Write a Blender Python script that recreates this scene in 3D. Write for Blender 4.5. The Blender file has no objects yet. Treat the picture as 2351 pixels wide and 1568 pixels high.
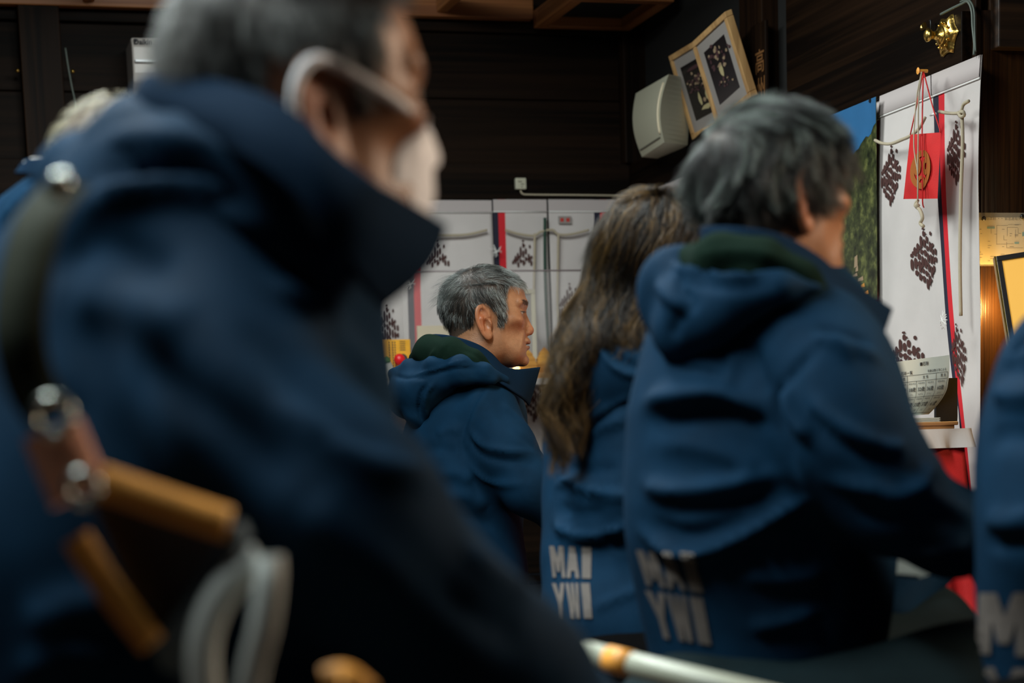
import bpy, math, random
import numpy as np
from mathutils import Vector, Matrix
from mathutils.bvhtree import BVHTree
S = bpy.context.scene
COL = S.collection
# ---------------------------------------------------------------- camera
EYE = 0.84                      # seated photographer's eye height
YAW = math.radians(15.75)       # room axes: +Y along the right wall, +X along the back wall
ROLL = math.radians(1.9)
FPX = 4700.0
CX, CY = 1175.5, 1800.0        # principal point of the (shifted) lens
PITCH = math.atan(714/FPX)      # camera tipped down a little, the lens shifted up
cam = bpy.data.cameras.new('camera'); camo = bpy.data.objects.new('camera', cam); COL.objects.link(camo)
cam.sensor_width = 36; cam.lens = FPX/2351*36; cam.shift_y = (CY-784)/2351
cam.clip_start = 0.05; cam.clip_end = 60
cam.dof.use_dof = True; cam.dof.focus_distance = 4.55; cam.dof.aperture_fstop = 4.0
R_ = Vector((math.cos(YAW), -math.sin(YAW), 0)); F_ = Vector((math.sin(YAW), math.cos(YAW), 0)); U_ = Vector((0, 0, 1))
FW = F_*math.cos(PITCH) - U_*math.sin(PITCH); UP = U_*math.cos(PITCH) + F_*math.sin(PITCH)
cr = R_*math.cos(ROLL) - UP*math.sin(ROLL); cu = R_*math.sin(ROLL) + UP*math.cos(ROLL)
mw = Matrix.Identity(4)
for i in range(3):
    mw[i][0] = cr[i]; mw[i][1] = cu[i]; mw[i][2] = -FW[i]
mw[2][3] = EYE
camo.matrix_world = mw
S.camera = camo
# ---------------------------------------------------------------- light
W = bpy.data.worlds.new('world'); S.world = W; W.use_nodes = True
W.node_tree.nodes['Background'].inputs[0].default_value = (0.55, 0.75, 1.0, 1)
W.node_tree.nodes['Background'].inputs[1].default_value = 0.012
S.view_settings.view_transform = 'Standard'; S.view_settings.look = 'None'
S.view_settings.exposure = 0.0; S.view_settings.gamma = 1.0; S.view_settings.use_curve_mapping = False
def area(name, loc, target, sx, sy, power, color):
    l = bpy.data.lights.new(name, 'AREA'); l.shape = 'RECTANGLE'; l.size = sx; l.size_y = sy; l.energy = power; l.color = color
    o = bpy.data.objects.new(name, l); COL.objects.link(o); o.location = loc
    o.rotation_euler = (Vector(target)-Vector(loc)).to_track_quat('-Z', 'Y').to_euler()
    return o
LC = (0.90, 0.98, 0.96)
area('ceiling_lamp_rear', (-0.40, 1.85, 2.42), (-0.15, 1.80, 0.9), 1.2, 0.30, 68, LC)
area('ceiling_lamp_middle', (0.45, 2.95, 2.42), (0.5, 2.9, 0.9), 1.2, 0.30, 56, LC)
area('ceiling_lamp_front', (0.9, 4.8, 2.42), (1.05, 5.1, 0.9), 1.3, 0.30, 38, LC)
al = area('warm_face_fill', (3.0, 3.0, 1.5), (1.3, 4.5, 1.12), 0.4, 0.4, 1.2, (1.0, 0.66, 0.36)); al.data.spread = math.radians(40)  # unseen warm fill added for the profile man's face
area('side_fill', (2.35, 1.55, 1.75), (0.9, 1.9, 1.1), 0.7, 0.7, 14, (1.0, 0.78, 0.58)).data.spread = math.radians(110)  # unseen warm fill, added to brighten skin more than the blue jackets
# ---------------------------------------------------------------- projection helpers
def ray(px, py):                # direction through a photo pixel, one metre of level distance long
    r = (cr*(px-CX) + cu*(CY-py))/FPX + FW
    return r/r.dot(F_)
def P(px, py, d): return ray(px, py)*d + Vector((0, 0, EYE))
YB = 6.62                       # back wall
XR = P(1462, 300, 7.0).x        # right wall
def BW(px, py, off=0.0):
    r = ray(px, py); return r*((YB-off)/r.y) + Vector((0, 0, EYE))
def RW(px, py, off=0.0):
    r = ray(px, py); return r*((XR-off)/r.x) + Vector((0, 0, EYE))
def QY(px, py, y):
    r = ray(px, py); return r*(y/r.y) + Vector((0, 0, EYE))
# ---------------------------------------------------------------- materials
def new_mat(name):
    m = bpy.data.materials.new(name); m.use_nodes = True
    return m, m.node_tree, m.node_tree.nodes['Principled BSDF']
def mat(name, col, rough=0.6, metal=0.0, spec=0.5, bump=0.0, bscale=300, var=0.0, vscale=8, sheen=0.0, emit=None, trans=0.0, alpha=1.0, sss=0.0, attr=None):
    m, t, b = new_mat(name)
    b.inputs['Base Color'].default_value = (*col, 1); b.inputs['Roughness'].default_value = rough
    b.inputs['Metallic'].default_value = metal; b.inputs['Specular IOR Level'].default_value = spec
    if sheen: b.inputs['Sheen Weight'].default_value = sheen; b.inputs['Sheen Roughness'].default_value = 0.5
    if trans: b.inputs['Transmission Weight'].default_value = trans
    if alpha < 1: b.inputs['Alpha'].default_value = alpha
    if sss: b.inputs['Subsurface Weight'].default_value = sss; b.inputs['Subsurface Radius'].default_value = (0.012, 0.005, 0.003); b.inputs['Subsurface Scale'].default_value = 1.0
    if emit: b.inputs['Emission Color'].default_value = (*emit[0], 1); b.inputs['Emission Strength'].default_value = emit[1]
    tc = t.nodes.new('ShaderNodeTexCoord')
    src = None
    if attr:
        a = t.nodes.new('ShaderNodeAttribute'); a.attribute_name = attr; src = a.outputs['Color']
        t.links.new(src, b.inputs['Base Color'])
    if var:
        n = t.nodes.new('ShaderNodeTexNoise'); n.inputs['Scale'].default_value = vscale; n.inputs['Detail'].default_value = 5
        t.links.new(tc.outputs['Object'], n.inputs['Vector'])
        r = t.nodes.new('ShaderNodeMapRange'); r.inputs[1].default_value = 0.3; r.inputs[2].default_value = 0.7
        r.inputs[3].default_value = 1-var; r.inputs[4].default_value = 1+var*0.6
        t.links.new(n.outputs[0], r.inputs[0])
        mx = t.nodes.new('ShaderNodeMix'); mx.data_type = 'RGBA'; mx.blend_type = 'MULTIPLY'; mx.inputs[0].default_value = 1
        if src is None: mx.inputs[6].default_value = (*col, 1)
        else: t.links.new(src, mx.inputs[6])
        t.links.new(r.outputs[0], mx.inputs[7]); t.links.new(mx.outputs[2], b.inputs['Base Color'])
    if bump:
        n = t.nodes.new('ShaderNodeTexNoise'); n.inputs['Scale'].default_value = bscale; n.inputs['Detail'].default_value = 3
        t.links.new(tc.outputs['Object'], n.inputs['Vector'])
        bp = t.nodes.new('ShaderNodeBump'); bp.inputs['Strength'].default_value = bump; bp.inputs['Distance'].default_value = 0.002
        t.links.new(n.outputs[0], bp.inputs['Height']); t.links.new(bp.outputs[0], b.inputs['Normal'])
    return m
def wood(name, dark, light, axis=0, scale=10, rough=0.55, bump=0.3, spec=0.4, rings=60):
    m, t, b = new_mat(name)
    tc = t.nodes.new('ShaderNodeTexCoord'); mp = t.nodes.new('ShaderNodeMapping')
    sc = [scale]*3; sc[axis] = scale*0.06; mp.inputs['Scale'].default_value = sc
    t.links.new(tc.outputs['Object'], mp.inputs[0])
    n = t.nodes.new('ShaderNodeTexNoise'); n.inputs['Scale'].default_value = 1.0; n.inputs['Detail'].default_value = 8; n.inputs['Distortion'].default_value = 0.6
    t.links.new(mp.outputs[0], n.inputs['Vector'])
    mp2 = t.nodes.new('ShaderNodeMapping'); sc = [rings]*3; sc[axis] = rings*0.02; mp2.inputs['Scale'].default_value = sc
    t.links.new(tc.outputs['Object'], mp2.inputs[0])
    n2 = t.nodes.new('ShaderNodeTexNoise'); n2.inputs['Scale'].default_value = 1.0; n2.inputs['Detail'].default_value = 4; n2.inputs['Distortion'].default_value = 0.3
    t.links.new(mp2.outputs[0], n2.inputs['Vector'])
    a = t.nodes.new('ShaderNodeMath'); a.operation = 'ADD'
    t.links.new(n.outputs[0], a.inputs[0]); t.links.new(n2.outputs[0], a.inputs[1])
    r = t.nodes.new('ShaderNodeMapRange'); r.inputs[1].default_value = 0.78; r.inputs[2].default_value = 1.22
    t.links.new(a.outputs[0], r.inputs[0])
    mx = t.nodes.new('ShaderNodeMix'); mx.data_type = 'RGBA'; mx.inputs[6].default_value = (*dark, 1); mx.inputs[7].default_value = (*light, 1)
    t.links.new(r.outputs[0], mx.inputs[0]); t.links.new(mx.outputs[2], b.inputs['Base Color'])
    b.inputs['Roughness'].default_value = rough; b.inputs['Specular IOR Level'].default_value = spec
    bp = t.nodes.new('ShaderNodeBump'); bp.inputs['Strength'].default_value = bump; bp.inputs['Distance'].default_value = 0.003
    t.links.new(a.outputs[0], bp.inputs['Height']); t.links.new(bp.outputs[0], b.inputs['Normal'])
    return m
M = {}
M['wall_x'] = wood('dark_wood_along_x', (0.003, 0.0017, 0.001), (0.014, 0.0068, 0.0034), 0, 7, 0.6, spec=0.08)
M['wall_y'] = wood('dark_wood_along_y', (0.003, 0.0016, 0.001), (0.016, 0.0075, 0.0036), 1, 7, 0.55, spec=0.06)
M['wall_z'] = wood('dark_wood_upright', (0.004, 0.002, 0.0012), (0.020, 0.009, 0.004), 2, 7, 0.55, spec=0.08)
M['post'] = wood('warm_post_wood', (0.010, 0.004, 0.0015), (0.065, 0.024, 0.006), 2, 9, 0.33, 0.5, 0.5, 120)
M['ceil_wood'] = wood('orange_ceiling_wood_x', (0.20, 0.065, 0.018), (0.42, 0.165, 0.05), 0, 12, 0.5)
M['ceil_wood_y'] = wood('orange_ceiling_wood_y', (0.20, 0.065, 0.018), (0.42, 0.165, 0.05), 1, 12, 0.5)
M['void'] = mat('near_black_board', (0.004, 0.0035, 0.003), 0.9)  # near-black colour for the ceiling, lattice panel and upper wall recess
M['floor'] = wood('floor_boards', (0.03, 0.018, 0.010), (0.08, 0.045, 0.022), 1, 6, 0.4)
M['jacket'] = mat('navy_soft_shell_fabric', (0.0026, 0.0205, 0.048), 0.8, bump=0.12, bscale=900, sheen=0.0, spec=0.08, var=0.25, vscale=14)
M['jacket_shade'] = mat('navy_jacket_shaded', (0.0035, 0.014, 0.032), 0.9, bump=0.1, bscale=900, spec=0.05)  # jacket navy darkened for collars, whose outer faces fall in shade
M['lining'] = mat('dark_green_hood_lining', (0.0045, 0.0125, 0.0085), 0.95, bump=0.2, bscale=500, spec=0.04)
M['trouser'] = mat('dark_teal_trousers', (0.005, 0.013, 0.016), 0.8, spec=0.1, bump=0.2, bscale=600, var=0.3, vscale=10)
M['black_cloth'] = mat('black_trousers', (0.0018, 0.0018, 0.0020), 0.95, spec=0.05, bump=0.2, bscale=600)
M['skin'] = mat('skin', (0.5, 0.27, 0.16), 0.45, spec=0.4, sss=0.12, attr='col', var=0.10, vscale=120, bump=0.25, bscale=420)
M['hair'] = mat('hair', (0.05, 0.05, 0.05), 0.38, spec=0.35, attr='col')
M['hair_base'] = mat('hair_underlayer', (0.05, 0.05, 0.05), 0.95, spec=0.1, attr='col')
M['print'] = mat('grey_white_print', (0.10, 0.085, 0.076), 0.75, var=0.25, vscale=30)
M['mask'] = mat('white_face_mask', (0.90, 0.90, 0.93), 0.8, bump=0.15, bscale=400)
M['white_cloth'] = mat('white_curtain_cloth', (0.60, 0.550, 0.530), 0.85, bump=0.15, bscale=700, var=0.10, vscale=5)
M['hem'] = mat('pinkish_hem_cloth', (0.50, 0.44, 0.43), 0.9, bump=0.2, bscale=500)
M['navy_stripe'] = mat('navy_curtain_stripe', (0.012, 0.012, 0.030), 0.8)
M['red_stripe'] = mat('red_curtain_stripe', (0.62, 0.010, 0.020), 0.75)
M['motif'] = mat('brown_printed_motif', (0.065, 0.022, 0.018), 0.85)
M['cord'] = mat('cream_cord', (0.45, 0.38, 0.27), 0.8, bump=0.3, bscale=900)
M['white_thread'] = mat('white_thread', (0.8, 0.78, 0.75), 0.7)
M['red_cloth'] = mat('red_cloth', (0.62, 0.012, 0.012), 0.7, var=0.2, vscale=12, bump=0.2, bscale=400)
M['gold_print'] = mat('dull_gold_print', (0.36, 0.10, 0.012), 0.6)
M['brass'] = mat('brass', (0.85, 0.55, 0.14), 0.28, 1.0, bump=0.4, bscale=160)
M['cream'] = mat('cream_plastic', (0.52, 0.50, 0.38), 0.45, spec=0.4)
M['cream_dk'] = mat('cream_plastic_groove', (0.12, 0.11, 0.08), 0.6)
M['frame_wood'] = wood('pale_frame_wood', (0.36, 0.20, 0.08), (0.60, 0.36, 0.15), 2, 14, 0.45)
M['matboard'] = mat('pale_mat_board', (0.30, 0.27, 0.25), 0.8)
M['photo_dark'] = mat('dark_photograph', (0.012, 0.009, 0.010), 0.25)
M['photo_a'] = mat('photograph_plum', (0.07, 0.03, 0.035), 0.35)
M['photo_b'] = mat('photograph_tan', (0.34, 0.24, 0.15), 0.35)
M['photo_c'] = mat('photograph_pale', (0.50, 0.42, 0.22), 0.35)
M['paper'] = mat('white_paper', (0.66, 0.72, 0.68), 0.7)
M['paper2'] = mat('cream_card', (0.62, 0.52, 0.34), 0.7)
M['ink'] = mat('black_ink', (0.02, 0.02, 0.025), 0.7)
M['ink_red'] = mat('red_ink', (0.5, 0.03, 0.02), 0.7)
M['blue_ink'] = mat('blue_marker', (0.05, 0.25, 0.30), 0.7)
M['tan_wood'] = wood('tan_box_wood', (0.28, 0.13, 0.045), (0.46, 0.24, 0.09), 0, 14, 0.5)
M['ac'] = mat('white_casing', (0.55, 0.50, 0.46), 0.35)
M['plastic_dk'] = mat('black_plastic', (0.01, 0.01, 0.012), 0.4)
M['metal'] = mat('steel', (0.55, 0.6, 0.55), 0.25, 1.0)
M['leather'] = mat('tan_leather', (0.80, 0.38, 0.25), 0.5, var=0.2, vscale=40)
M['leather2'] = mat('orange_leather', (0.85, 0.36, 0.06), 0.5, var=0.2, vscale=40)
M['olive'] = mat('olive_webbing', (0.016, 0.020, 0.013), 0.95, spec=0.1, bump=0.3, bscale=600)
M['greyblue'] = mat('slate_canvas', (0.07, 0.11, 0.14), 0.8)
M['white_rope'] = mat('white_strap', (0.80, 0.86, 0.82), 0.6)
M['pole'] = mat('ivory_painted_tube', (0.36, 0.38, 0.30), 0.4)
M['card_yellow'] = mat('amber_card', (0.80, 0.38, 0.015), 0.6, var=0.12, vscale=60)
M['green'] = mat('leaf_green', (0.10, 0.22, 0.04), 0.6)
M['red_paint'] = mat('glossy_red_paint', (0.70, 0.01, 0.015), 0.35)
M['white_paint'] = mat('off_white_ceramic', (0.55, 0.52, 0.46), 0.4)
M['cable'] = mat('grey_green_cable', (0.10, 0.12, 0.10), 0.5)
# ---------------------------------------------------------------- mesh helpers
def link_mesh(name, verts, faces, mats, parent=None, smooth=True, mi=None):
    me = bpy.data.meshes.new(name)
    me.from_pydata([tuple(v) for v in verts], [], [tuple(f) for f in faces])
    if not isinstance(mats, (list, tuple)): mats = [mats]
    for m in mats: me.materials.append(m)
    if mi is not None: me.polygons.foreach_set('material_index', np.asarray(mi, dtype=np.int32))
    if smooth: me.polygons.foreach_set('use_smooth', np.ones(len(me.polygons), dtype=bool))
    me.update()
    o = bpy.data.objects.new(name, me); COL.objects.link(o)
    if parent is not None: o.parent = parent; o.matrix_parent_inverse = parent.matrix_world.inverted() if parent.type != 'EMPTY' else Matrix.Translation(-parent.location)
    return o
def tag(o, label=None, cat=None, group=None, kind=None):
    if label: o['label'] = label
    if cat: o['category'] = cat
    if group: o['group'] = group
    if kind: o['kind'] = kind
    return o
def empty(name, loc, label, cat, group=None):
    o = bpy.data.objects.new(name, None); COL.objects.link(o); o.location = loc
    return tag(o, label, cat, group)
class MB:
    def __init__(s): s.v = []; s.f = []; s.m = []
    def add(s, vs, fs, mi=0):
        k = len(s.v); s.v += [Vector(v) for v in vs]; s.f += [tuple(i+k for i in f) for f in fs]; s.m += [mi]*len(fs)
    def box(s, lo, hi, mi=0, mx=None):
        x0, y0, z0 = lo; x1, y1, z1 = hi
        vs = [Vector(v) for v in ((x0,y0,z0),(x1,y0,z0),(x1,y1,z0),(x0,y1,z0),(x0,y0,z1),(x1,y0,z1),(x1,y1,z1),(x0,y1,z1))]
        if mx is not None: vs = [mx @ v for v in vs]
        s.add(vs, ((0,3,2,1),(4,5,6,7),(0,1,5,4),(1,2,6,5),(2,3,7,6),(3,0,4,7)), mi)
    def tube(s, pts, r, n=8, mi=0, flat=None, cap=True):
        pts = [Vector(p) for p in pts]; rr = r if isinstance(r, (list, tuple)) else [r]*len(pts)
        k0 = len(s.v); up = None
        for i, p in enumerate(pts):
            t = (pts[min(i+1, len(pts)-1)]-pts[max(i-1, 0)]).normalized()
            if up is None: up = Vector((0,0,1)) if abs(t.z) < 0.9 else Vector((1,0,0))
            a = t.cross(up).normalized(); b = a.cross(t).normalized(); up = b
            for j in range(n):
                q = 2*math.pi*j/n; ca = math.cos(q)*rr[i]; sb = math.sin(q)*rr[i]*(flat or 1)
                s.v.append(p + a*ca + b*sb)
        for i in range(len(pts)-1):
            for j in range(n):
                s.f.append((k0+i*n+j, k0+i*n+(j+1) % n, k0+(i+1)*n+(j+1) % n, k0+(i+1)*n+j)); s.m.append(mi)
        if cap:
            s.f.append(tuple(k0+j for j in range(n))[::-1]); s.m.append(mi)
            e = k0+(len(pts)-1)*n; s.f.append(tuple(e+j for j in range(n))); s.m.append(mi)
    def lathe(s, c, prof, n=20, mi=0, mx=None):
        k0 = len(s.v)
        for r, z in prof:
            for j in range(n):
                q = 2*math.pi*j/n; v = Vector((r*math.cos(q), r*math.sin(q), z))
                if mx is not None: v = mx @ v
                s.v.append(Vector(c)+v)
        for i in range(len(prof)-1):
            for j in range(n):
                s.f.append((k0+i*n+j, k0+i*n+(j+1) % n, k0+(i+1)*n+(j+1) % n, k0+(i+1)*n+j)); s.m.append(mi)
        s.f.append(tuple(k0+j for j in range(n))[::-1]); s.m.append(mi)
        e = k0+(len(prof)-1)*n; s.f.append(tuple(e+j for j in range(n))); s.m.append(mi)
    def obj(s, name, mats, parent=None, smooth=False, bevel=0.0):
        o = link_mesh(name, s.v, s.f, mats, parent, smooth, s.m)
        if bevel:
            b = o.modifiers.new('bevel', 'BEVEL'); b.width = bevel; b.segments = 2; b.limit_method = 'ANGLE'
        return o
def catmull(pts, n):
    pts = [Vector(p) for p in pts]; out = []
    m = len(pts)-1
    for k in range(n):
        t = k/(n-1)*m; i = min(int(t), m-1); u = t-i
        p0 = pts[max(i-1, 0)]; p1 = pts[i]; p2 = pts[i+1]; p3 = pts[min(i+2, m)]
        out.append(0.5*((2*p1)+(p2-p0)*u+(2*p0-5*p1+4*p2-p3)*u*u+(3*p1-p0-3*p2+p3)*u**3))
    return out
def text_mesh(body, size=1.0, bold=0.0, align='CENTER', sub=None):
    cu_ = bpy.data.curves.new('t', 'FONT'); cu_.body = body; cu_.size = 1.0; cu_.offset = min(bold, 0.02)
    cu_.align_x = align; cu_.align_y = 'CENTER'; cu_.resolution_u = 3
    ob = bpy.data.objects.new('t', cu_); COL.objects.link(ob)
    dg = bpy.context.evaluated_depsgraph_get(); dg.update()
    me = bpy.data.meshes.new_from_object(ob.evaluated_get(dg))
    if sub:
        import bmesh
        bm = bmesh.new(); bm.from_mesh(me); bmesh.ops.triangulate(bm, faces=bm.faces)
        for _ in range(sub[1]):
            es = [e for e in bm.edges if e.calc_length() > sub[0]]
            if not es: break
            bmesh.ops.subdivide_edges(bm, edges=es, cuts=1); bmesh.ops.triangulate(bm, faces=bm.faces)
        bm.to_mesh(me); bm.free()
    vs = [v.co*size for v in me.vertices]; fs = [tuple(p.vertices) for p in me.polygons]
    bpy.data.objects.remove(ob); bpy.data.meshes.remove(me)
    return vs, fs
def put_text(mb, body, origin, ux, uz, size, mi=0, bold=0.0, align='CENTER', warp=None):
    vs, fs = text_mesh(body, size, bold, align)
    n = ux.cross(uz).normalized()
    mb.add([(warp(v.x, v.y) if warp else origin + ux*v.x + uz*v.y) for v in vs], fs, mi)
# ---------------------------------------------------------------- distance-field sculpting
def npv(v): return np.array(v, dtype=np.float32)
class Sculpt:
    """smooth union / cut of rounded cones and ellipsoids, meshed with surface nets on a rectilinear grid"""
    def __init__(s, k=0.03): s.items = []; s.k = k
    def cone(s, a, b, ra, rb, k=None, cut=False): s.items.append(('c', npv(a), npv(b), ra, rb, s.k if k is None else k, cut)); return s
    def chain(s, pts, k=None):
        for (a, ra), (b, rb) in zip(pts[:-1], pts[1:]): s.cone(a, b, ra, rb, k)
        return s
    def ell(s, c, r, rot=None, k=None, cut=False):
        s.items.append(('e', npv(c), npv(r), None if rot is None else np.array(rot, dtype=np.float32), 0, s.k if k is None else k, cut)); return s
    def fn(s, lo, hi, f, k=None, cut=False): s.items.append(('f', npv(lo), npv(hi), f, 0, s.k if k is None else k, cut)); return s
    def bounds(s, it):
        if it[0] == 'c':
            r = max(it[3], it[4]); return np.minimum(it[1], it[2])-r, np.maximum(it[1], it[2])+r
        if it[0] == 'e':
            if it[3] is None: return it[1]-it[2], it[1]+it[2]
            r = it[2].max(); return it[1]-r, it[1]+r
        return it[1], it[2]
    @staticmethod
    def ev(it, X, Y, Z):
        if it[0] == 'c':
            a, b, ra, rb = it[1:5]; d = b-a; L = max(float(d @ d), 1e-9)
            x = X-a[0]; y = Y-a[1]; z = Z-a[2]
            h = np.clip((x*d[0]+y*d[1]+z*d[2])/L, 0, 1)
            return np.sqrt((x-h*d[0])**2+(y-h*d[1])**2+(z-h*d[2])**2) - (ra+(rb-ra)*h)
        if it[0] == 'e':
            c, r, R = it[1], it[2], it[3]
            x = X-c[0]; y = Y-c[1]; z = Z-c[2]
            if R is not None:
                x, y, z = (R[0,0]*x+R[1,0]*y+R[2,0]*z), (R[0,1]*x+R[1,1]*y+R[2,1]*z), (R[0,2]*x+R[1,2]*y+R[2,2]*z)
            k0 = np.sqrt((x/r[0])**2+(y/r[1])**2+(z/r[2])**2)+1e-6
            k1 = np.sqrt((x/r[0]**2)**2+(y/r[1]**2)**2+(z/r[2]**2)**2)+1e-6
            return k0*(k0-1)/k1
        return it[3](X, Y, Z)
    def grid(s, axes):
        ax, ay, az = axes
        G = np.full((len(ax), len(ay), len(az)), 0.2, dtype=np.float32)
        for it in s.items:
            lo, hi = s.bounds(it); mgn = it[5]+0.04; k = it[5]
            i0, i1 = np.searchsorted(ax, lo[0]-mgn), np.searchsorted(ax, hi[0]+mgn)
            j0, j1 = np.searchsorted(ay, lo[1]-mgn), np.searchsorted(ay, hi[1]+mgn)
            k0, k1 = np.searchsorted(az, lo[2]-mgn), np.searchsorted(az, hi[2]+mgn)
            if i1 <= i0 or j1 <= j0 or k1 <= k0: continue
            d = s.ev(it, ax[i0:i1, None, None], ay[None, j0:j1, None], az[None, None, k0:k1])
            g = G[i0:i1, j0:j1, k0:k1]
            if it[6]:
                h = np.maximum(k-np.abs(g+d), 0)/max(k, 1e-6); g[...] = np.maximum(g, -d)+h*h*k*0.25
            else:
                h = np.maximum(k-np.abs(g-d), 0)/max(k, 1e-6); g[...] = np.minimum(g, d)-h*h*k*0.25
        return G
    def axes(s, h, fine=()):
        los = []; his = []
        for it in s.items:
            if it[6]: continue
            a, b = s.bounds(it); los.append(a); his.append(b)
        lo = np.min(los, 0)-0.03; hi = np.max(his, 0)+0.03
        out = []
        for c in range(3):
            p = lo[c]; L = [p]
            while p < hi[c]:
                st = h
                for (f0, f1, fh) in fine:
                    if f0[c]-1e-4 <= p < f1[c]: st = min(st, fh)
                p += st; L.append(p)
            out.append(np.array(L, dtype=np.float32))
        return out
    def mesh(s, h, fine=()):
        axes = s.axes(h, fine); G = s.grid(axes)
        return surface_nets(G, axes)
def surface_nets(G, axes):
    ax, ay, az = axes; nx, ny, nz = G.shape
    neg = G < 0
    c = np.zeros((nx-1, ny-1, nz-1), dtype=np.int8)
    for dx in (0, 1):
        for dy in (0, 1):
            for dz in (0, 1): c += neg[dx:nx-1+dx, dy:ny-1+dy, dz:nz-1+dz]
    act = (c > 0) & (c < 8)
    I, J, K = np.nonzero(act); n = len(I)
    idx = np.full(act.shape, -1, dtype=np.int32); idx[I, J, K] = np.arange(n)
    pos = np.zeros((n, 3), dtype=np.float64); cnt = np.zeros(n)
    corners = [(a, b, d) for a in (0, 1) for b in (0, 1) for d in (0, 1)]
    for p in corners:
        for q in corners:
            if sum(q)-sum(p) == 1 and all(q[i] >= p[i] for i in range(3)):
                a = G[I+p[0], J+p[1], K+p[2]]; b = G[I+q[0], J+q[1], K+q[2]]
                m = (a < 0) != (b < 0)
                t = np.where(m, a/np.where(m, a-b, 1), 0)
                pa = np.stack([ax[I+p[0]], ay[J+p[1]], az[K+p[2]]], 1); pb = np.stack([ax[I+q[0]], ay[J+q[1]], az[K+q[2]]], 1)
                pos += (pa+(pb-pa)*t[:, None])*m[:, None]; cnt += m
    pos /= cnt[:, None]
    F = []
    for axis in range(3):
        sl0 = [slice(None)]*3; sl1 = [slice(None)]*3; sl0[axis] = slice(0, -1); sl1[axis] = slice(1, None)
        a = neg[tuple(sl0)]; b = neg[tuple(sl1)]
        cr_ = a != b
        o1, o2 = [(1, 2), (2, 0), (0, 1)][axis]
        ids = list(np.nonzero(cr_)); ok = (ids[o1] > 0) & (ids[o2] > 0) & (ids[o1] < G.shape[o1]-1) & (ids[o2] < G.shape[o2]-1)
        ids = [i[ok] for i in ids]
        def cell(d1, d2):
            q = [i.copy() for i in ids]; q[o1] -= d1; q[o2] -= d2
            return idx[q[0], q[1], q[2]]
        quad = np.stack([cell(1, 1), cell(0, 1), cell(0, 0), cell(1, 0)], 1)
        fl = ~a[ids[0], ids[1], ids[2]]
        quad[fl] = quad[fl][:, ::-1]
        F.append(quad[(quad >= 0).all(1)])
    return pos, np.concatenate(F)
def fast_mesh(name, V, F, mats, parent=None, colors=None):
    me = bpy.data.meshes.new(name); V = np.asarray(V, dtype=np.float32); F = np.asarray(F, dtype=np.int32)
    me.vertices.add(len(V)); me.vertices.foreach_set('co', V.ravel())
    nf, k = F.shape
    me.loops.add(nf*k); me.loops.foreach_set('vertex_index', F.ravel())
    me.polygons.add(nf); me.polygons.foreach_set('loop_start', np.arange(0, nf*k, k, dtype=np.int32))
    me.update(calc_edges=True)
    me.polygons.foreach_set('use_smooth', np.ones(nf, dtype=bool))
    if not isinstance(mats, (list, tuple)): mats = [mats]
    for m in mats: me.materials.append(m)
    if colors is not None:
        at = me.color_attributes.new('col', 'FLOAT_COLOR', 'POINT')
        cc = np.ones((len(V), 4), dtype=np.float32); cc[:, :3] = colors; at.data.foreach_set('color', cc.ravel())
    o = bpy.data.objects.new(name, me); COL.objects.link(o)
    if parent is not None: o.parent = parent; o.matrix_parent_inverse = Matrix.Translation(-parent.location)
    return o
def vnormals(V, F):
    n = np.zeros_like(V)
    a, b, c, d = (V[F[:, i]] for i in range(4)); fn = np.cross(c-a, d-b)
    for i in range(4): np.add.at(n, F[:, i], fn)
    return n/(np.linalg.norm(n, axis=1, keepdims=True)+1e-12)
CAMO = Vector((0, 0, EYE))
def bvh(V, F): return BVHTree.FromPolygons([tuple(v) for v in V], [tuple(f) for f in F])
def cast(T, px, py):
    h = T.ray_cast(CAMO, ray(px, py).normalized())
    return h[0], h[1]
def vnoise(V, scale, seed=0):
    """smooth sum-of-sines noise"""
    rs = np.random.RandomState(seed); o = np.zeros(len(V))
    for i in range(7):
        k = rs.normal(size=3)*scale*(0.6+0.25*i); ph = rs.uniform(0, 6.28)
        o += np.sin(V @ k + ph + 1.3*np.sin(V @ (k[::-1]*0.7)+ph*2))/(1+0.35*i)
    return o/3.0
def folds(V, F, lst, d0, noise=0.0, nscale=12, seed=1):
    """lst: (px polyline, width_px, amp_mm[, end taper]) cloth folds lying on the garment"""
    V = V.copy(); N = vnormals(V, F); T = bvh(V, F); s = d0/FPX
    disp = np.zeros(len(V))
    if noise: disp += noise*0.001*vnoise(V, nscale, seed)
    for it in lst:
        pl, w, amp = it[0], it[1]*s, it[2]*0.001
        pts = []
        for p in catmull([Vector((x, y, 0)) for x, y in pl], max(4, 5*len(pl))):
            h, nn = cast(T, p.x, p.y)
            if h is not None: pts.append(np.array(h))
        if len(pts) < 2: continue
        pts = np.array(pts); lo = pts.min(0)-3*w; hi = pts.max(0)+3*w
        sel = np.nonzero(((V > lo) & (V < hi)).all(1))[0]
        if not len(sel): continue
        q = V[sel]; best = np.full(len(sel), 9.0); tt = np.zeros(len(sel)); m = len(pts)-1
        for i in range(m):
            a = pts[i]; d = pts[i+1]-a; L = d @ d+1e-12
            if L > (12*w)**2: continue
            h = np.clip(((q-a) @ d)/L, 0, 1); dd = np.linalg.norm(q-a-h[:, None]*d, axis=1)
            b = dd < best; best[b] = dd[b]; tt[b] = (i+h[b])/m
        ta = np.clip(np.minimum(tt, 1-tt)*4, 0, 1) if len(it) < 4 else np.ones(len(tt))
        ta = ta*ta*(3-2*ta)
        disp[sel] += amp*np.exp(-(best/w)**2)*(0.15+0.85*ta)
    return V+N*disp[:, None]
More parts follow.
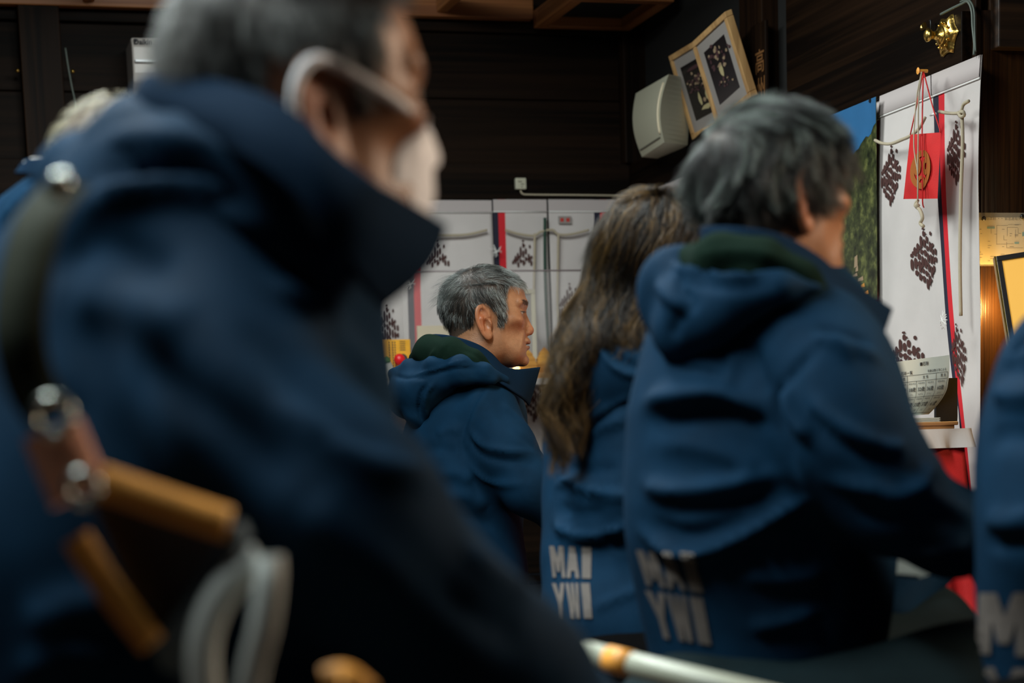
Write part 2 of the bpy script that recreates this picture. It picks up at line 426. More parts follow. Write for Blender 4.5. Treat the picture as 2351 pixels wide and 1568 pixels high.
def strip(top, bot, n=60, m=10, thick=0.004, bulge=0.0):
    """a band of cloth between two 3-D curves, with thickness"""
    A = np.array(catmull(top, n)); B = np.array(catmull(bot, n)); V = []; 
    cen = (A.mean(0)+B.mean(0))/2
    for i in range(n):
        for j in range(m):
            t = j/(m-1); p = A[i]*(1-t)+B[i]*t; o = p-cen; o[2] = 0; o /= np.linalg.norm(o)+1e-9
            V.append(p+o*bulge*math.sin(math.pi*t))
    V = np.array(V)
    F = [(i*m+j, (i+1)*m+j, (i+1)*m+j+1, i*m+j+1) for i in range(n-1) for j in range(m-1)]
    F = np.array(F); N = vnormals(V, F)
    V2 = V-N*thick; k = len(V); F2 = F[:, ::-1]+k
    bd = [j for j in range(m)]+[i*m+m-1 for i in range(1, n)]+[(n-1)*m+j for j in range(m-2, -1, -1)]+[i*m for i in range(n-2, 0, -1)]
    E = np.array([(bd[i], bd[(i+1) % len(bd)], bd[(i+1) % len(bd)]+k, bd[i]+k) for i in range(len(bd))])
    return np.concatenate([V, V2]), np.concatenate([F, F2, E])
GLYPH = {'M': [(0, 0), (0, 1), (.34, 1), (.5, .62), (.66, 1), (1, 1), (1, 0), (.74, 0), (.74, .58), (.60, .18), (.40, .18), (.26, .58), (.26, 0)],
 'A': [(0, 0), (.30, 1), (.70, 1), (1, 0), (.70, 0), (.64, .22), (.36, .22), (.30, 0)], 'I': [(.10, 0), (.10, 1), (.80, 1), (.80, 0)],
 'Y': [(.34, 0), (.34, .42), (0, 1), (.32, 1), (.5, .66), (.68, 1), (1, 1), (.66, .42), (.66, 0)],
 'W': [(.12, 0), (0, 1), (.24, 1), (.30, .42), (.40, 1), (.60, 1), (.70, .42), (.76, 1), (1, 1), (.88, 0), (.58, 0), (.5, .45), (.42, 0)]}
def decal(T, word, quad, lift=0.0018):
    """block lettering laid onto a garment: text box corners TL, TR, BR, BL in photo pixels -> surface"""
    import bmesh
    bm = bmesh.new(); n = len(word)
    for k, ch in enumerate(word):
        bm.faces.new([bm.verts.new(((k+0.04+0.90*x)/n, y, 0)) for x, y in GLYPH[ch]])
    bmesh.ops.triangulate(bm, faces=bm.faces)
    for _ in range(5):
        es = [e for e in bm.edges if e.calc_length() > 0.07]
        if not es: break
        bmesh.ops.subdivide_edges(bm, edges=es, cuts=1); bmesh.ops.triangulate(bm, faces=bm.faces)
    bm.verts.ensure_lookup_table(); vs = [v.co.copy() for v in bm.verts]; bm.verts.index_update(); fs = [tuple(v.index for v in f.verts) for f in bm.faces]; bm.free()
    out = []; good = []; q = [Vector((*c, 0)) for c in quad]
    for v in vs:
        p = (q[3]*(1-v.x)+q[2]*v.x)*(1-v.y)+(q[0]*(1-v.x)+q[1]*v.x)*v.y
        h, nn = cast(T, p.x, p.y)
        good.append(h is not None); out.append(h+(nn if nn.dot(ray(p.x, p.y)) < 0 else -nn)*lift if h is not None else Vector((0, 0, 0)))
    return out, [f for f in fs if all(good[i] for i in f)]
# ---------------------------------------------------------------- heads
def smin(a, b, k):
    h = np.maximum(k-np.abs(a-b), 0)/k; return np.minimum(a, b)-h*h*k*0.25
def smax(a, b, k): return -smin(-a, -b, k)
def eln(x, y, z, c, r):
    x = (x-c[0]); y = (y-c[1]); z = (z-c[2])
    k0 = np.sqrt((x/r[0])**2+(y/r[1])**2+(z/r[2])**2)+1e-6
    k1 = np.sqrt((x/r[0]**2)**2+(y/r[1]**2)**2+(z/r[2]**2)**2)+1e-6
    return k0*(k0-1)/k1
def cone(x, y, z, a, b, ra, rb):
    d = [b[i]-a[i] for i in range(3)]; L = sum(t*t for t in d)
    u = x-a[0]; v = y-a[1]; w = z-a[2]; h = np.clip((u*d[0]+v*d[1]+w*d[2])/L, 0, 1)
    return np.sqrt((u-h*d[0])**2+(v-h*d[1])**2+(w-h*d[2])**2)-(ra+(rb-ra)*h)
def head_mm(x, y, z, ears=True, face=1.0):
    """skull, face and ears; millimetres, x forward, y left, z up, origin at the ear canal level"""
    d = eln(x, y, z, (-3, 0, 45), (94, 76, 80))
    d = smin(d, eln(x, y, z, (34, 0, -8), (52, 60, 78)), 22)
    d = smin(d, eln(x, y, z, (52, 0, -60), (33, 44, 32)), 20)
    a = np.abs(y)
    d = smin(d, eln(x, a, z, (4, 42, -42), (30, 16, 28)), 24)
    d = smin(d, eln(x, a, z, (60, 44, 2), (20, 18, 16)), 16)          # cheekbone
    d = smin(d, eln(x, y, z, (76, 0, -80), (13, 17, 13)), 10)         # chin
    d = smax(d, -eln(x, a, z, (72, 66, -30), (26, 18, 26)), 18)       # hollow of the cheek
    d = smin(d, cone(x, a, z, (84, 10, 41), (72, 46, 42), 9, 8), 9)   # brow ridge
    d = smax(d, -eln(x, a, z, (93, 30, 20), (15, 19, 14)), 11)        # eye socket
    d = smax(d, -eln(x, y, z, (97, 0, 17), (11, 16, 9)), 8)
    d = smin(d, np.sqrt((x-70)**2+(a-32)**2+(z-21)**2)-13.0, 3)       # lids over the eyeball
    d = smax(d, -eln(x, a, z, (84.5, 33, 18.5), (5, 13, 2.0)), 2)     # lid opening
    d = smin(d, cone(x, y, z, (82, 0, 18), (93, 0, -14), 7, 9), 8)    # nose
    d = smin(d, np.sqrt((x-93)**2+y**2+(z+17)**2)-10, 5)
    d = smin(d, eln(x, a, z, (85, 12, -21), (11, 7, 7.5)), 5)
    d = smax(d, -eln(x, a, z, (92, 6, -29), (4, 3.5, 3)), 2)
    d = smin(d, eln(x, y, z, (84, 0, -39), (10, 25, 8)), 6)           # lips
    d = smin(d, eln(x, y, z, (86.5, 0, -43), (8, 20, 4)), 4)
    d = smin(d, eln(x, y, z, (82.5, 0, -53), (10, 19, 6)), 5)
    d = smax(d, -eln(x, y, z, (91, 0, -47.3), (13, 24, 1.4)), 2.5)
    d = smax(d, -eln(x, y, z, (96, 0, -66), (12, 20, 5)), 8)
    d = smin(d, cone(x, a, z, (74, 26, -22), (66, 32, -50), 7, 6), 9) # fold beside the mouth
    if ears:
        s = np.where(y < 0, -1.0, 1.0)
        X = x+10; Y = a-74; Z = z-3
        th = math.radians(28)
        u = X*math.cos(th)-Y*math.sin(th); t = X*math.sin(th)+Y*math.cos(th)-4
        ph = math.radians(11); uu = u*math.cos(ph)+Z*math.sin(ph); v = -u*math.sin(ph)+Z*math.cos(ph)
        wd = 17.5*(1+0.16*np.clip(v, -36, 36)/36)
        rr = np.sqrt((uu/wd)**2+(v/36)**2)+1e-6
        D = (rr-1)*wd
        pl = smax(D, np.abs(t)-2.4, 2)
        cup = 2.0*np.clip(D+9, 0, 9)/9*2.0
        rim = np.sqrt((D+2.5)**2+(t-1.6)**2)-3.1
        rim = np.where((uu > 8) & (v < 6) & (v > -26), 5.0+np.abs(uu)*0, rim)
        e = smin(pl, rim, 3)
        e = smin(e, cone(uu, v, t, (-6.5, -15, 2), (-6, 8, 3), 3.2, 3.0), 4)
        e = smin(e, cone(uu, v, t, (-6, 8, 3), (3, 19, 1.5), 3.0, 2.2), 4)
        e = smin(e, eln(uu, v, t, (4, -29, 0), (9.5, 9.5, 5)), 5)
        e = smin(e, eln(uu, v, t, (13, -6, 2.5), (4.5, 7, 4.5)), 4)
        e = smin(e, eln(uu, v, t, (4, 0, -9), (13, 24, 9)), 8)
        e = smax(e, -eln(uu, v, t, (4.5, -7, 5), (7.5, 12, 8.5)), 3)
        e = smax(e, -eln(uu, v, t, (1, 20, 4), (7, 8, 4)), 3)
        d = smin(d, e, 5)
    return d
class Head:
    def __init__(s, pos, fwd_deg, pitch=0, roll=0, scale=1.0):
        """pos: ear-canal centre; fwd_deg: 0 = faces image right, + = turned away from camera"""
        a = math.radians(fwd_deg); f = R_*math.cos(a)+F_*math.sin(a); l = U_.cross(f)
        m = Matrix((f, l, U_)).transposed()
        m = m @ Matrix.Rotation(math.radians(pitch), 3, 'Y') @ Matrix.Rotation(math.radians(roll), 3, 'X')
        s.R = np.array(m, dtype=np.float64); s.o = np.array(pos); s.k = scale
    def w(s, p): return Vector(s.o + s.R @ (np.array(p, dtype=float)*0.001*s.k))
    def wn(s, Pm): return s.o + (np.asarray(Pm)*0.001*s.k) @ s.R.T
    def loc(s, Pw): return (np.asarray(Pw, dtype=float)-s.o) @ s.R/(0.001*s.k)
    def fn(s, X, Y, Z):
        x = X-s.o[0]; y = Y-s.o[1]; z = Z-s.o[2]; R = s.R.astype(np.float32); q = 1/(0.001*s.k)
        return head_mm((R[0,0]*x+R[1,0]*y+R[2,0]*z)*q, (R[0,1]*x+R[1,1]*y+R[2,1]*z)*q, (R[0,2]*x+R[1,2]*y+R[2,2]*z)*q)*0.001*s.k
    def box(s): 
        c = np.array([s.w((x, y, z)) for x in (-105, 112) for y in (-100, 100) for z in (-102, 130)])
        return c.min(0), c.max(0)
def d_mm(Pm, ears=False): return head_mm(Pm[:, 0], Pm[:, 1], Pm[:, 2], ears)
def g_mm(Pm):
    e = 1.0; g = np.stack([d_mm(Pm+np.eye(3)[i]*e)-d_mm(Pm-np.eye(3)[i]*e) for i in range(3)], 1)
    return g/(np.linalg.norm(g, axis=1, keepdims=True)+1e-9)
def nrm(a): return a/(np.linalg.norm(a, axis=1, keepdims=True)+1e-9)
def tubes(paths, rad, colors, name, material, parent, wv=None):
    """paths (n, m, 3) metres -> one mesh of tapering three-sided strands"""
    n, m, _ = paths.shape
    t = np.gradient(paths, axis=1); t /= np.linalg.norm(t, axis=2, keepdims=True)+1e-9
    ref = np.tile(np.array([0.31, 0.52, 0.79]), (n, 1))
    a = np.cross(t, ref[:, None, :]); a /= np.linalg.norm(a, axis=2, keepdims=True)+1e-9
    b = np.cross(t, a)
    r = rad[:, None]*np.interp(np.linspace(0, 1, m), [0, 0.5, 1], [1, 0.9, 0.25])[None, :]
    V = np.zeros((n, m, 3, 3))
    for j in range(3):
        q = 2*math.pi*j/3
        V[:, :, j] = paths+(a*math.cos(q)+b*math.sin(q))*r[:, :, None]
    base = (np.arange(n)*m*3)[:, None, None]; i = np.arange(m-1)[None, :, None]*3; j = np.arange(3)[None, None, :]; j2 = (j+1) % 3
    F = np.stack([base+i+j, base+i+j2, base+i+3+j2, base+i+3+j], -1).reshape(-1, 4)
    C = np.repeat(colors, m*3, axis=0)
    return fast_mesh(name, V.reshape(-1, 3), F, material, parent, C)
def grow(H, n, region, lenf, flowf, colf, rad=0.06, lift=0.35, seed=0, clump=0.5, layer=6, segs=6, wave=0, stiff=0.5, parent=None, name='hair', ng=None, material=None, os=3):
    rs = np.random.RandomState(seed); c = np.array([-3, 0, 30.0])
    dirs = nrm(rs.normal(size=(n*os, 3)))
    lo = np.full(len(dirs), 40.0); hi = np.full(len(dirs), 135.0)
    for _ in range(13):
        mid = (lo+hi)/2; ins = d_mm(c+dirs*mid[:, None]) < 0; lo = np.where(ins, mid, lo); hi = np.where(ins, hi, mid)
    p = c+dirs*lo[:, None]; ok = region(p, rs); p = p[ok][:n]; n = len(p)
    N = g_mm(p); L = lenf(p, rs); path = np.zeros((n, segs+1, 3)); path[:, 0] = p-N*1.0
    hh = layer*rs.uniform(0.1, 1, n)**1.2
    fl = flowf(p, rs); fl = nrm(fl-N*(fl*N).sum(1, keepdims=True)*0.8)
    cur = nrm(N*lift+fl+rs.normal(size=(n, 3))*0.12)
    q = p.copy()
    for k in range(1, segs+1):
        q = q+cur*(L/segs)[:, None]
        d = d_mm(q); g = g_mm(q); tgt = hh*min(1, k/2)
        push = np.maximum(tgt-d, 0); q = q+g*push[:, None]
        path[:, k] = q
        f2 = flowf(q, rs); f2 = nrm(f2-g*(f2*g).sum(1, keepdims=True)*0.7)
        cur = nrm(cur*stiff+f2*(1-stiff)+rs.normal(size=(n, 3))*0.06)
    if clump:
        ng = ng or max(8, n//35); gi = rs.choice(n, ng, replace=False); near = np.zeros(n, dtype=int)
        for s0 in range(0, n, 2000):
            dd = ((p[s0:s0+2000, None]-p[gi][None])**2).sum(2); near[s0:s0+2000] = gi[dd.argmin(1)]
        w = (np.linspace(0, 1, segs+1)**1.3*clump)[None, :, None]*rs.uniform(0.5, 1, n)[:, None, None]
        path = path*(1-w)+(path[near])*w
    if wave: 
        t = np.linspace(0, 1, segs+1)[None, :, None]; ph = rs.uniform(0, 6.3, (n, 1, 1))
        path = path+wave*t*np.sin(t*5+ph)*rs.normal(size=(n, 1, 3))
    return tubes(H.wn(path.reshape(-1, 3)).reshape(path.shape), rad*0.001*(0.7+0.6*rs.rand(n)), colf(p, rs), name, material or M['hair'], parent)
def head_colors(H, V, base, scalp_region, scalp_col, age=0.0, brow=(0.02, 0.016, 0.013)):
    q = H.loc(V); x, y, z = q.T; a = np.abs(y)
    C = np.tile(np.array(base, dtype=float), (len(V), 1))
    def mix(m, col): C[:] = C*(1-m[:, None])+np.array(col)*m[:, None]
    def blob(c, r): return np.exp(-(((x-c[0])/r[0])**2+((a-c[1])/r[1])**2+((z-c[2])/r[2])**2))
    red = (base[0]*1.12, base[1]*0.72, base[2]*0.62)
    mix(0.75*np.clip(blob((-12, 84, 4), (24, 16, 36)), 0, 1), red)
    mix(0.6*blob((98, 0, -18), (14, 14, 12)), red); mix(0.3*blob((72, 48, -2), (20, 20, 16)), red)
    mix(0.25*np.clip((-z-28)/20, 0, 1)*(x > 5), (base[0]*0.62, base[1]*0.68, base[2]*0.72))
    lips = ((x > 84) & (a < 22) & (z < -40) & (z > -57)); mix(0.4*lips, (0.22, 0.08, 0.06))
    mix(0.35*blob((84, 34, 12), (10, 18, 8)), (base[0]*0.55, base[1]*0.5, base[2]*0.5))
    be = (np.abs(z-41-0.10*(a-20)) < 5) & (x > 66) & (a > 8) & (a < 46); mix(0.6*be, brow)
    e = np.abs(z-18.8) < 2.3; ey = e & (a > 22) & (a < 44) & (x > 74); mix(1.0*ey, (0.30, 0.27, 0.25))
    mix(1.0*(ey & (np.abs(a-31) < 5.5)), (0.01, 0.008, 0.006))
    mix(1.0*((np.abs(z-21.6) < 1.1) & (a > 20) & (a < 46) & (x > 74)), (0.02, 0.012, 0.01))
    far = (x**2+y**2+(z-20)**2) < 200**2
    if scalp_region is not None:
        rs = np.random.RandomState(0); m = scalp_region(q, None) & far & (a < 84); mix(0.9*m, scalp_col)
    return C
# ---------------------------------------------------------------- bodies
def hand(sc, w, f, n, side):
    """w wrist, f direction of the fingers, n palm normal (down), side +1: thumb on the left of f"""
    f = f.normalized(); n = n.normalized(); l = n.cross(f).normalized()*side
    sc.cone(w, w+f*0.045, 0.026, 0.034, 0.02); sc.cone(w+f*0.03+l*0.02, w+f*0.085+l*0.026, 0.015, 0.013, 0.02)
    sc.cone(w+f*0.03-l*0.02, w+f*0.08-l*0.026, 0.015, 0.012, 0.02)
    for i, (o, ln) in enumerate(((0.030, 0.068), (0.010, 0.076), (-0.011, 0.070), (-0.031, 0.055))):
        a = w+f*(0.085-0.003*i)+l*o; b = a+f*ln*0.45+n*0.006; c = b+f*ln*0.3+n*0.014; e = c+f*ln*0.22+n*0.014
        sc.chain([(a, 0.0095), (b, 0.009), (c, 0.0085), (e, 0.0075)], 0.004)
    a = w+f*0.02+l*0.028; b = a+f*0.030+l*0.024; c = b+f*0.030+l*0.006+n*0.004
    sc.chain([(a, 0.013), (b, 0.011), (c, 0.0095)], 0.006)
def skeleton(E, face_deg, lean=0.0):
    a = math.radians(face_deg); f = R_*math.cos(a)+F_*math.sin(a); l = U_.cross(f)
    E = Vector(E); J = {'f': f, 'l': l}
    p = lambda x, y, z: Vector((E.x, E.y, 0))+f*x+l*y+U_*z
    J['neck'] = E+f*(-0.055)-U_*0.145; J['chest'] = E+f*(-0.05-lean*0.3)-U_*0.32; J['belly'] = E+f*(-0.07-lean*0.7)-U_*0.50
    J['pelvis'] = p(-0.09-lean, 0, 0.515)
    for s, k in ((-1, 'R'), (1, 'L')):
        J['s'+k] = E+f*(-0.06)+l*(0.165*s)-U_*0.235; J['e'+k] = E+f*(0.05)+l*(0.235*s)-U_*0.50
        J['w'+k] = p(0.25-lean, 0.13*s, 0.64); J['h'+k] = p(-0.08-lean, 0.095*s, 0.51)
        J['k'+k] = p(0.36-lean, 0.15*s, 0.50); J['a'+k] = p(0.36-lean, 0.15*s, 0.095); J['t'+k] = p(0.51-lean, 0.17*s, 0.035)
    return J
def body(H, J, hfine, base_col, scalp, scalp_col, label, inner=(), neck_r=0.056):
    s = Sculpt(0.03); lo, hi = H.box()
    s.fn(lo, hi, H.fn, 0.012)
    s.cone(H.w((-28, 0, -30)), J['neck'], neck_r*0.92, neck_r*1.05, 0.03)
    s.cone(J['neck'], J['neck']-U_*0.06+J['f']*0.01, 0.056, 0.058, 0.04)
    cut = 0.026
    for src in inner:
        for it in src.items:
            if it[0] == 'c': s.cone(it[1], it[2], max(it[3]-cut, 0.02), max(it[4]-cut, 0.02), it[5])
            elif it[0] == 'e': s.ell(it[1], np.maximum(it[2]-cut, 0.02), it[3], it[5])
    for k, sd in (('L', 1), ('R', -1)):
        hand(s, J['w'+k], J['k'+k]-J['w'+k]+U_*0.05, -U_, -sd)
        s.cone(J['h'+k], J['k'+k], 0.072, 0.052, 0.03); s.cone(J['k'+k], J['a'+k], 0.048, 0.032, 0.02)
        s.cone(J['a'+k], J['t'+k], 0.030, 0.022, 0.02)
    fine = [(lo-0.01, hi+0.01, hfine)]
    hc = [np.array(J['w'+k]+(J['k'+k]-J['w'+k]).normalized()*0.08) for k in 'LR']
    fine += [(c-0.1, c+0.1, 0.006) for c in hc]
    V, F = s.mesh(0.011, fine)
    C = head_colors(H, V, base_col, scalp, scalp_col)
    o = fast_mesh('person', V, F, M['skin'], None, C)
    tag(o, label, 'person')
    return o
def trousers(J, o, material):
    s = Sculpt(0.05)
    s.ell(J['pelvis'], (0.135, 0.135, 0.12))
    for k in 'LR':
        s.cone(J['h'+k], J['k'+k], 0.098, 0.075, 0.04); s.cone(J['k'+k], J['a'+k], 0.072, 0.056, 0.03)
    V, F = s.mesh(0.010)
    V = V+vnormals(V, F)*(0.004*vnoise(V, 22, 3))[:, None]
    t = fast_mesh('trousers', V, F, material, o)
    for k in 'LR':
        q = Sculpt(0.03); q.cone(J['a'+k]-U_*0.03, J['t'+k]+U_*0.006, 0.048, 0.038)
        V, F = q.mesh(0.007); V[:, 2] = np.maximum(V[:, 2], 0.002); fast_mesh('shoe', V, F, M['plastic_dk'], o)
    return t
def stool(J, label):
    c = J['pelvis']; e = empty('stool', (c.x, c.y, 0), label, 'stool')
    m = MB(); m.lathe((c.x, c.y, 0.375), [(0.15, 0), (0.165, 0.005), (0.165, 0.022), (0.155, 0.028)], 24); m.obj('seat', M['tan_wood'], e)
    for i in range(4):
        a = math.pi/4+i*math.pi/2; d = Vector((math.cos(a), math.sin(a), 0))
        m = MB(); m.tube([c.xy.to_3d()+d*0.155, Vector((c.x, c.y, 0.376))+d*0.11], 0.015, 8); m.obj('leg', M['tan_wood'], e)
def cuffs(sc, J, near, far, r=0.05):
    """sleeves carried on to the wrists"""
    sc.cone(J['neck']-U_*0.065, J['chest'], 0.078, 0.105, 0.05)
    for a, k in ((near, 'R'), (far, 'L')): sc.cone(a[0], J['w'+k], a[1], r, 0.04)
def Pd(d0): return lambda px, py, dd=0.0: P(px, py, d0+dd)
# ---------------------------------------------------------------- people
def head_at(px, py, d, deg, pitch=0, roll=0, scale=1.0, k=76):
    h = Head((0, 0, 0), deg, pitch, roll, scale); c = P(px, py, d)
    off = h.R @ np.array([0, -k*0.001*scale, 0]); h.o = np.array(c)-off
    return h
BASE = (0.31, 0.145, 0.072)
def garment(sc, h, fl, d0, name, material, parent, noise=0.0, nscale=12, seed=1):
    V, F = sc.mesh(h); V = folds(V, F, fl, d0, noise, nscale, seed)
    return fast_mesh(name, V, F, material, parent), V, F
def collar(q, top, bot, parent, thick=0.004, bulge=0.0, name='collar', material=None, n=70, m=14):
    V, F = strip([q(*p) for p in top], [q(*p) for p in bot], n, m, thick, bulge)
    V = V+0.0012*vnoise(V, 30, 5)[:, None]
    return fast_mesh(name, V, F, material or M['jacket_shade'], parent)
def sleeves_to_hands(sc, J, keys='LR', r=(0.075, 0.062, 0.046)):
    for k in keys:
        sc.cone(J['s'+k], J['e'+k], r[0], r[1], 0.05); sc.cone(J['e'+k], J['w'+k], r[1], r[2], 0.03)
# ---- man in the middle, grey hair, seen in profile -------------------------------------------
def man_profile():
    d0 = 4.6; q = Pd(d0); s_ = d0/FPX; px = lambda r: r*s_
    H = head_at(1119, 742, 4.52, 2, -2, 0, 1.0)
    J = skeleton(H.w((0, 0, 0)), 14)
    def scalp(p, rs):
        x, y, z = p.T; a = np.abs(y)
        ear = ((x+6)/24)**2+((z-2)/40)**2 < 1
        front = (z > 74+0.2*(a-30)) & (x < 80)
        side = (x < np.interp(z, [-12, 10, 30, 60, 75, 90], [34, 44, 43, 46, 52, 82])) & (z > -9)
        gap = (x > 6) & (x < 22) & (z < 24)
        back = (x < -26) & (z > np.interp(-x, [26, 45, 75, 100], [2, -12, -26, -30]))
        m = (front | (side & ~gap & (x > -8)) | back | ((x <= -8) & (z > 34)) | ((z > 40) & (x < 44))) & ~ear
        if rs is not None: m &= rs.rand(len(p)) < 1
        return m
    sc = Sculpt(0.05)
    sc.chain([(q(1060, 955, .02), px(118)), (q(1060, 1060, .02), px(132)), (q(1060, 1180, .02), px(128)), (q(1060, 1330, .02), px(140)), (q(1070, 1420, .02), px(150))])
    sc.chain([(q(1120, 960, .10), px(92)), (q(1110, 1100, .10), px(112))])
    sc.cone(q(1030, 885, .0), q(1130, 900, .03), px(62), px(48))
    sc.chain([(q(1118, 945, -.07), px(72)), (q(1160, 1040, -.11), px(66)), (q(1212, 1120, -.13), px(58)), (q(1300, 1190, -.10), px(44)), (q(1370, 1230, 0), px(36))], 0.03)
    sc.chain([(q(1100, 945, .27), px(70)), (q(1190, 1080, .30), px(60)), (q(1340, 1210, .22), px(44))], 0.04)
    cuffs(sc, J, (q(1370, 1230, 0), px(36)), (q(1340, 1210, .22), px(44)), 0.04)
    o = body(H, J, 0.0022, BASE, scalp, (0.035, 0.030, 0.026), 'person in a navy hooded jacket in sharp profile, short grey hair, no mask', inner=(sc,))
    def flow(p, rs):
        x, y, z = p.T
        f = np.stack([np.where(z > 80, 0.9, 0.12), np.sign(y)*np.where(z > 85, 0.35, 0.05), np.where(z > 80, -0.1, -1.0)], 1)
        back = (x < -35); f[back] = np.stack([-0.35*np.ones(back.sum()), 0.1*y[back]/60, -0.9*np.ones(back.sum())], 1)
        tp = z > 84; f[tp] = np.stack([np.clip((x[tp]+30)/35, -1, 1), np.clip(y[tp]/50, -1, 1)*0.8+0.25, np.full(tp.sum(), -0.15)], 1)
        return nrm(f+0.35*np.stack([np.sin(p[:, 1]*0.09+p[:, 2]*0.05), np.sin(p[:, 0]*0.08), np.sin(p[:, 0]*0.06+2)*0.4], 1))
    def ln(p, rs):
        x, y, z = p.T
        return np.where(z > 78, 26, np.interp(z, [-30, 20, 78], [9, 15, 23]))*rs.uniform(0.7, 1.15, len(p))
    def colf(p, rs):
        g = rs.rand(len(p)); w = np.clip(0.16+0.20*np.sin(p[:, 0]*0.11+p[:, 2]*0.07+1)+0.30*np.clip((p[:, 0]+10)/40, 0, 1)+0.15*np.sin(p[:, 2]*0.21+p[:, 0]*0.05), 0.04, 0.8)
        light = g < w
        c = np.where(light[:, None], np.array([[0.42, 0.45, 0.43]])*rs.uniform(0.5, 1.2, (len(p), 1)), np.array([[0.010, 0.012, 0.011]])*rs.uniform(0.5, 1.6, (len(p), 1)))
        return c
    grow(H, 15000, scalp, ln, flow, colf, 0.13, 0.45, 3, 0.62, 9, 6, 0, 0.55, o)
    def tuft(p, rs): return (p[:, 0] < -45) & (p[:, 2] > 55) & (p[:, 2] < 112) & (np.abs(p[:, 1]) < 62)
    grow(H, 1400, tuft, lambda p, rs: rs.uniform(24, 46, len(p)), lambda p, rs: np.tile([[-0.9, 0, -0.45]], (len(p), 1)),
         lambda p, rs: np.tile([[0.02, 0.028, 0.024]], (len(p), 1))*rs.uniform(0.5, 3, (len(p), 1)), 0.11, 1.1, 5, 0.8, 14, 6, 0, 0.85, o, 'hair_tuft', 40)
    for sd in (-1, 1):
        browf = lambda p, rs: (np.abs(p[:, 2]-41) < 5) & (p[:, 0] > 66) & (p[:, 1]*sd > 12) & (p[:, 1]*sd < 46)
        grow(H, 210, browf, lambda p, rs: rs.uniform(7, 13, len(p)), lambda p, rs: np.stack([np.full(len(p), 0.1), np.sign(p[:, 1]), np.full(len(p), 0.25)], 1),
             lambda p, rs: np.tile([[0.02, 0.016, 0.013]], (len(p), 1)), 0.16, 0.5, 6, 0.3, 3, 4, 0, 0.6, o, 'eyebrow', os=140)
        lashf = lambda p, rs: (np.abs(p[:, 2]-21.5) < 1.5) & (p[:, 0] > 74) & (p[:, 1]*sd > 20) & (p[:, 1]*sd < 44)
        grow(H, 45, lashf, lambda p, rs: rs.uniform(6, 8, len(p)), lambda p, rs: np.tile([[1.0, 0, -0.1]], (len(p), 1)),
             lambda p, rs: np.tile([[0.01, 0.008, 0.008]], (len(p), 1)), 0.16, 1.0, 7, 0.0, 2, 3, 0, 0.8, o, 'eyelashes', os=600)
    # jacket
    fl = [([(1118, 882), (1085, 935), (1062, 1000), (1060, 1040)], 4, -3.2), ([(1126, 890), (1095, 940), (1073, 1000)], 6, 3),
          ([(1078, 985), (1105, 1020), (1160, 1035), (1225, 1040)], 8, 9), ([(1080, 1005), (1110, 1045), (1170, 1060), (1230, 1062)], 8, -5.9),
          ([(1065, 1040), (1085, 1080), (1140, 1110), (1210, 1110)], 9, 7), ([(1060, 1010), (1072, 1060), (1090, 1100), (1095, 1150)], 10, -5.9),
          ([(1150, 925), (1190, 960), (1235, 1010)], 9, 5), ([(1135, 935), (1175, 985), (1235, 1035)], 8, -3.2),
          ([(1000, 1000), (1030, 985), (1060, 990)], 12, 6), ([(965, 1040), (1010, 1030), (1050, 1045)], 14, -4.5),
          ([(1000, 1090), (1050, 1085), (1085, 1110)], 16, 7), ([(1000, 1150), (1070, 1140), (1120, 1170)], 18, 8), ([(1000, 1190), (1070, 1190), (1140, 1210)], 16, -5.2)]
    garment(sc, 0.0065, fl, d0, 'jacket', M['jacket'], o, 3.0, 16, 2)
    # hood hanging on the back
    hs = Sculpt(0.02)
    hs.chain([(q(903, 858, .04), px(13)), (q(945, 846, -.04), px(17)), (q(1000, 838, -.11), px(18)), (q(1058, 835, -.14), px(16)), (q(1112, 850, -.135), px(13)), (q(1160, 872, -.10), px(9))])
    hs.chain([(q(903, 858, .10), px(13)), (q(940, 845, .22), px(18)), (q(1010, 835, .30), px(18)), (q(1080, 840, .30), px(14))])
    hs.ell(q(985, 885, -.02), (0.075, 0.11, 0.045)); hs.ell(q(955, 908, .0), (0.062, 0.12, 0.055))
    hs.chain([(q(965, 900, -.07), px(32)), (q(960, 950, -.06), px(26)), (q(968, 985, -.05), px(12))], 0.02)
    hs.chain([(q(990, 880, -.09), px(26)), (q(1060, 862, -.13), px(18)), (q(1130, 872, -.13), px(10))])
    fl = [([(950, 862), (985, 852), (1030, 838), (1070, 826)], 3.0, 4), ([(948, 872), (990, 862), (1040, 848), (1100, 846)], 4.0, -3.9),
          ([(985, 880), (965, 905), (963, 945), (972, 975)], 5, -7.8), ([(1000, 875), (980, 900), (975, 935), (985, 962)], 6, 7),
          ([(900, 862), (935, 868), (965, 862)], 5, -3.2)]
    garment(hs, 0.0045, fl, d0, 'hood', M['jacket'], o, 1.2, 40, 4)
    ls = Sculpt(0.025)
    ls.chain([(q(958, 826, -.01), px(20)), (q(988, 809, -.06), px(33)), (q(1035, 814, -.105), px(33)), (q(1085, 830, -.12), px(23)), (q(1135, 856, -.11), px(10))])
    ls.chain([(q(985, 812, .10), px(34)), (q(1040, 818, .20), px(34)), (q(1090, 830, .22), px(24))])
    fl = [([(1000, 800), (985, 830), (975, 850)], 5, 4), ([(1030, 790), (1015, 820), (1000, 845)], 6, -2.6), ([(1060, 800), (1090, 815), (1120, 838)], 5, -2.6)]
    garment(ls, 0.005, fl, d0, 'hood_lining', M['lining'], o, 2.0, 45, 6)
    top = [(1150, 850, .10), (1085, 805, .10), (1020, 778, .07), (990, 770, .01), (1008, 768, -.05), (1045, 775, -.08), (1090, 789, -.09), (1125, 811, -.085), (1150, 838, -.075), (1175, 849, -.05), (1206, 846, -.02), (1238, 842, .02)]
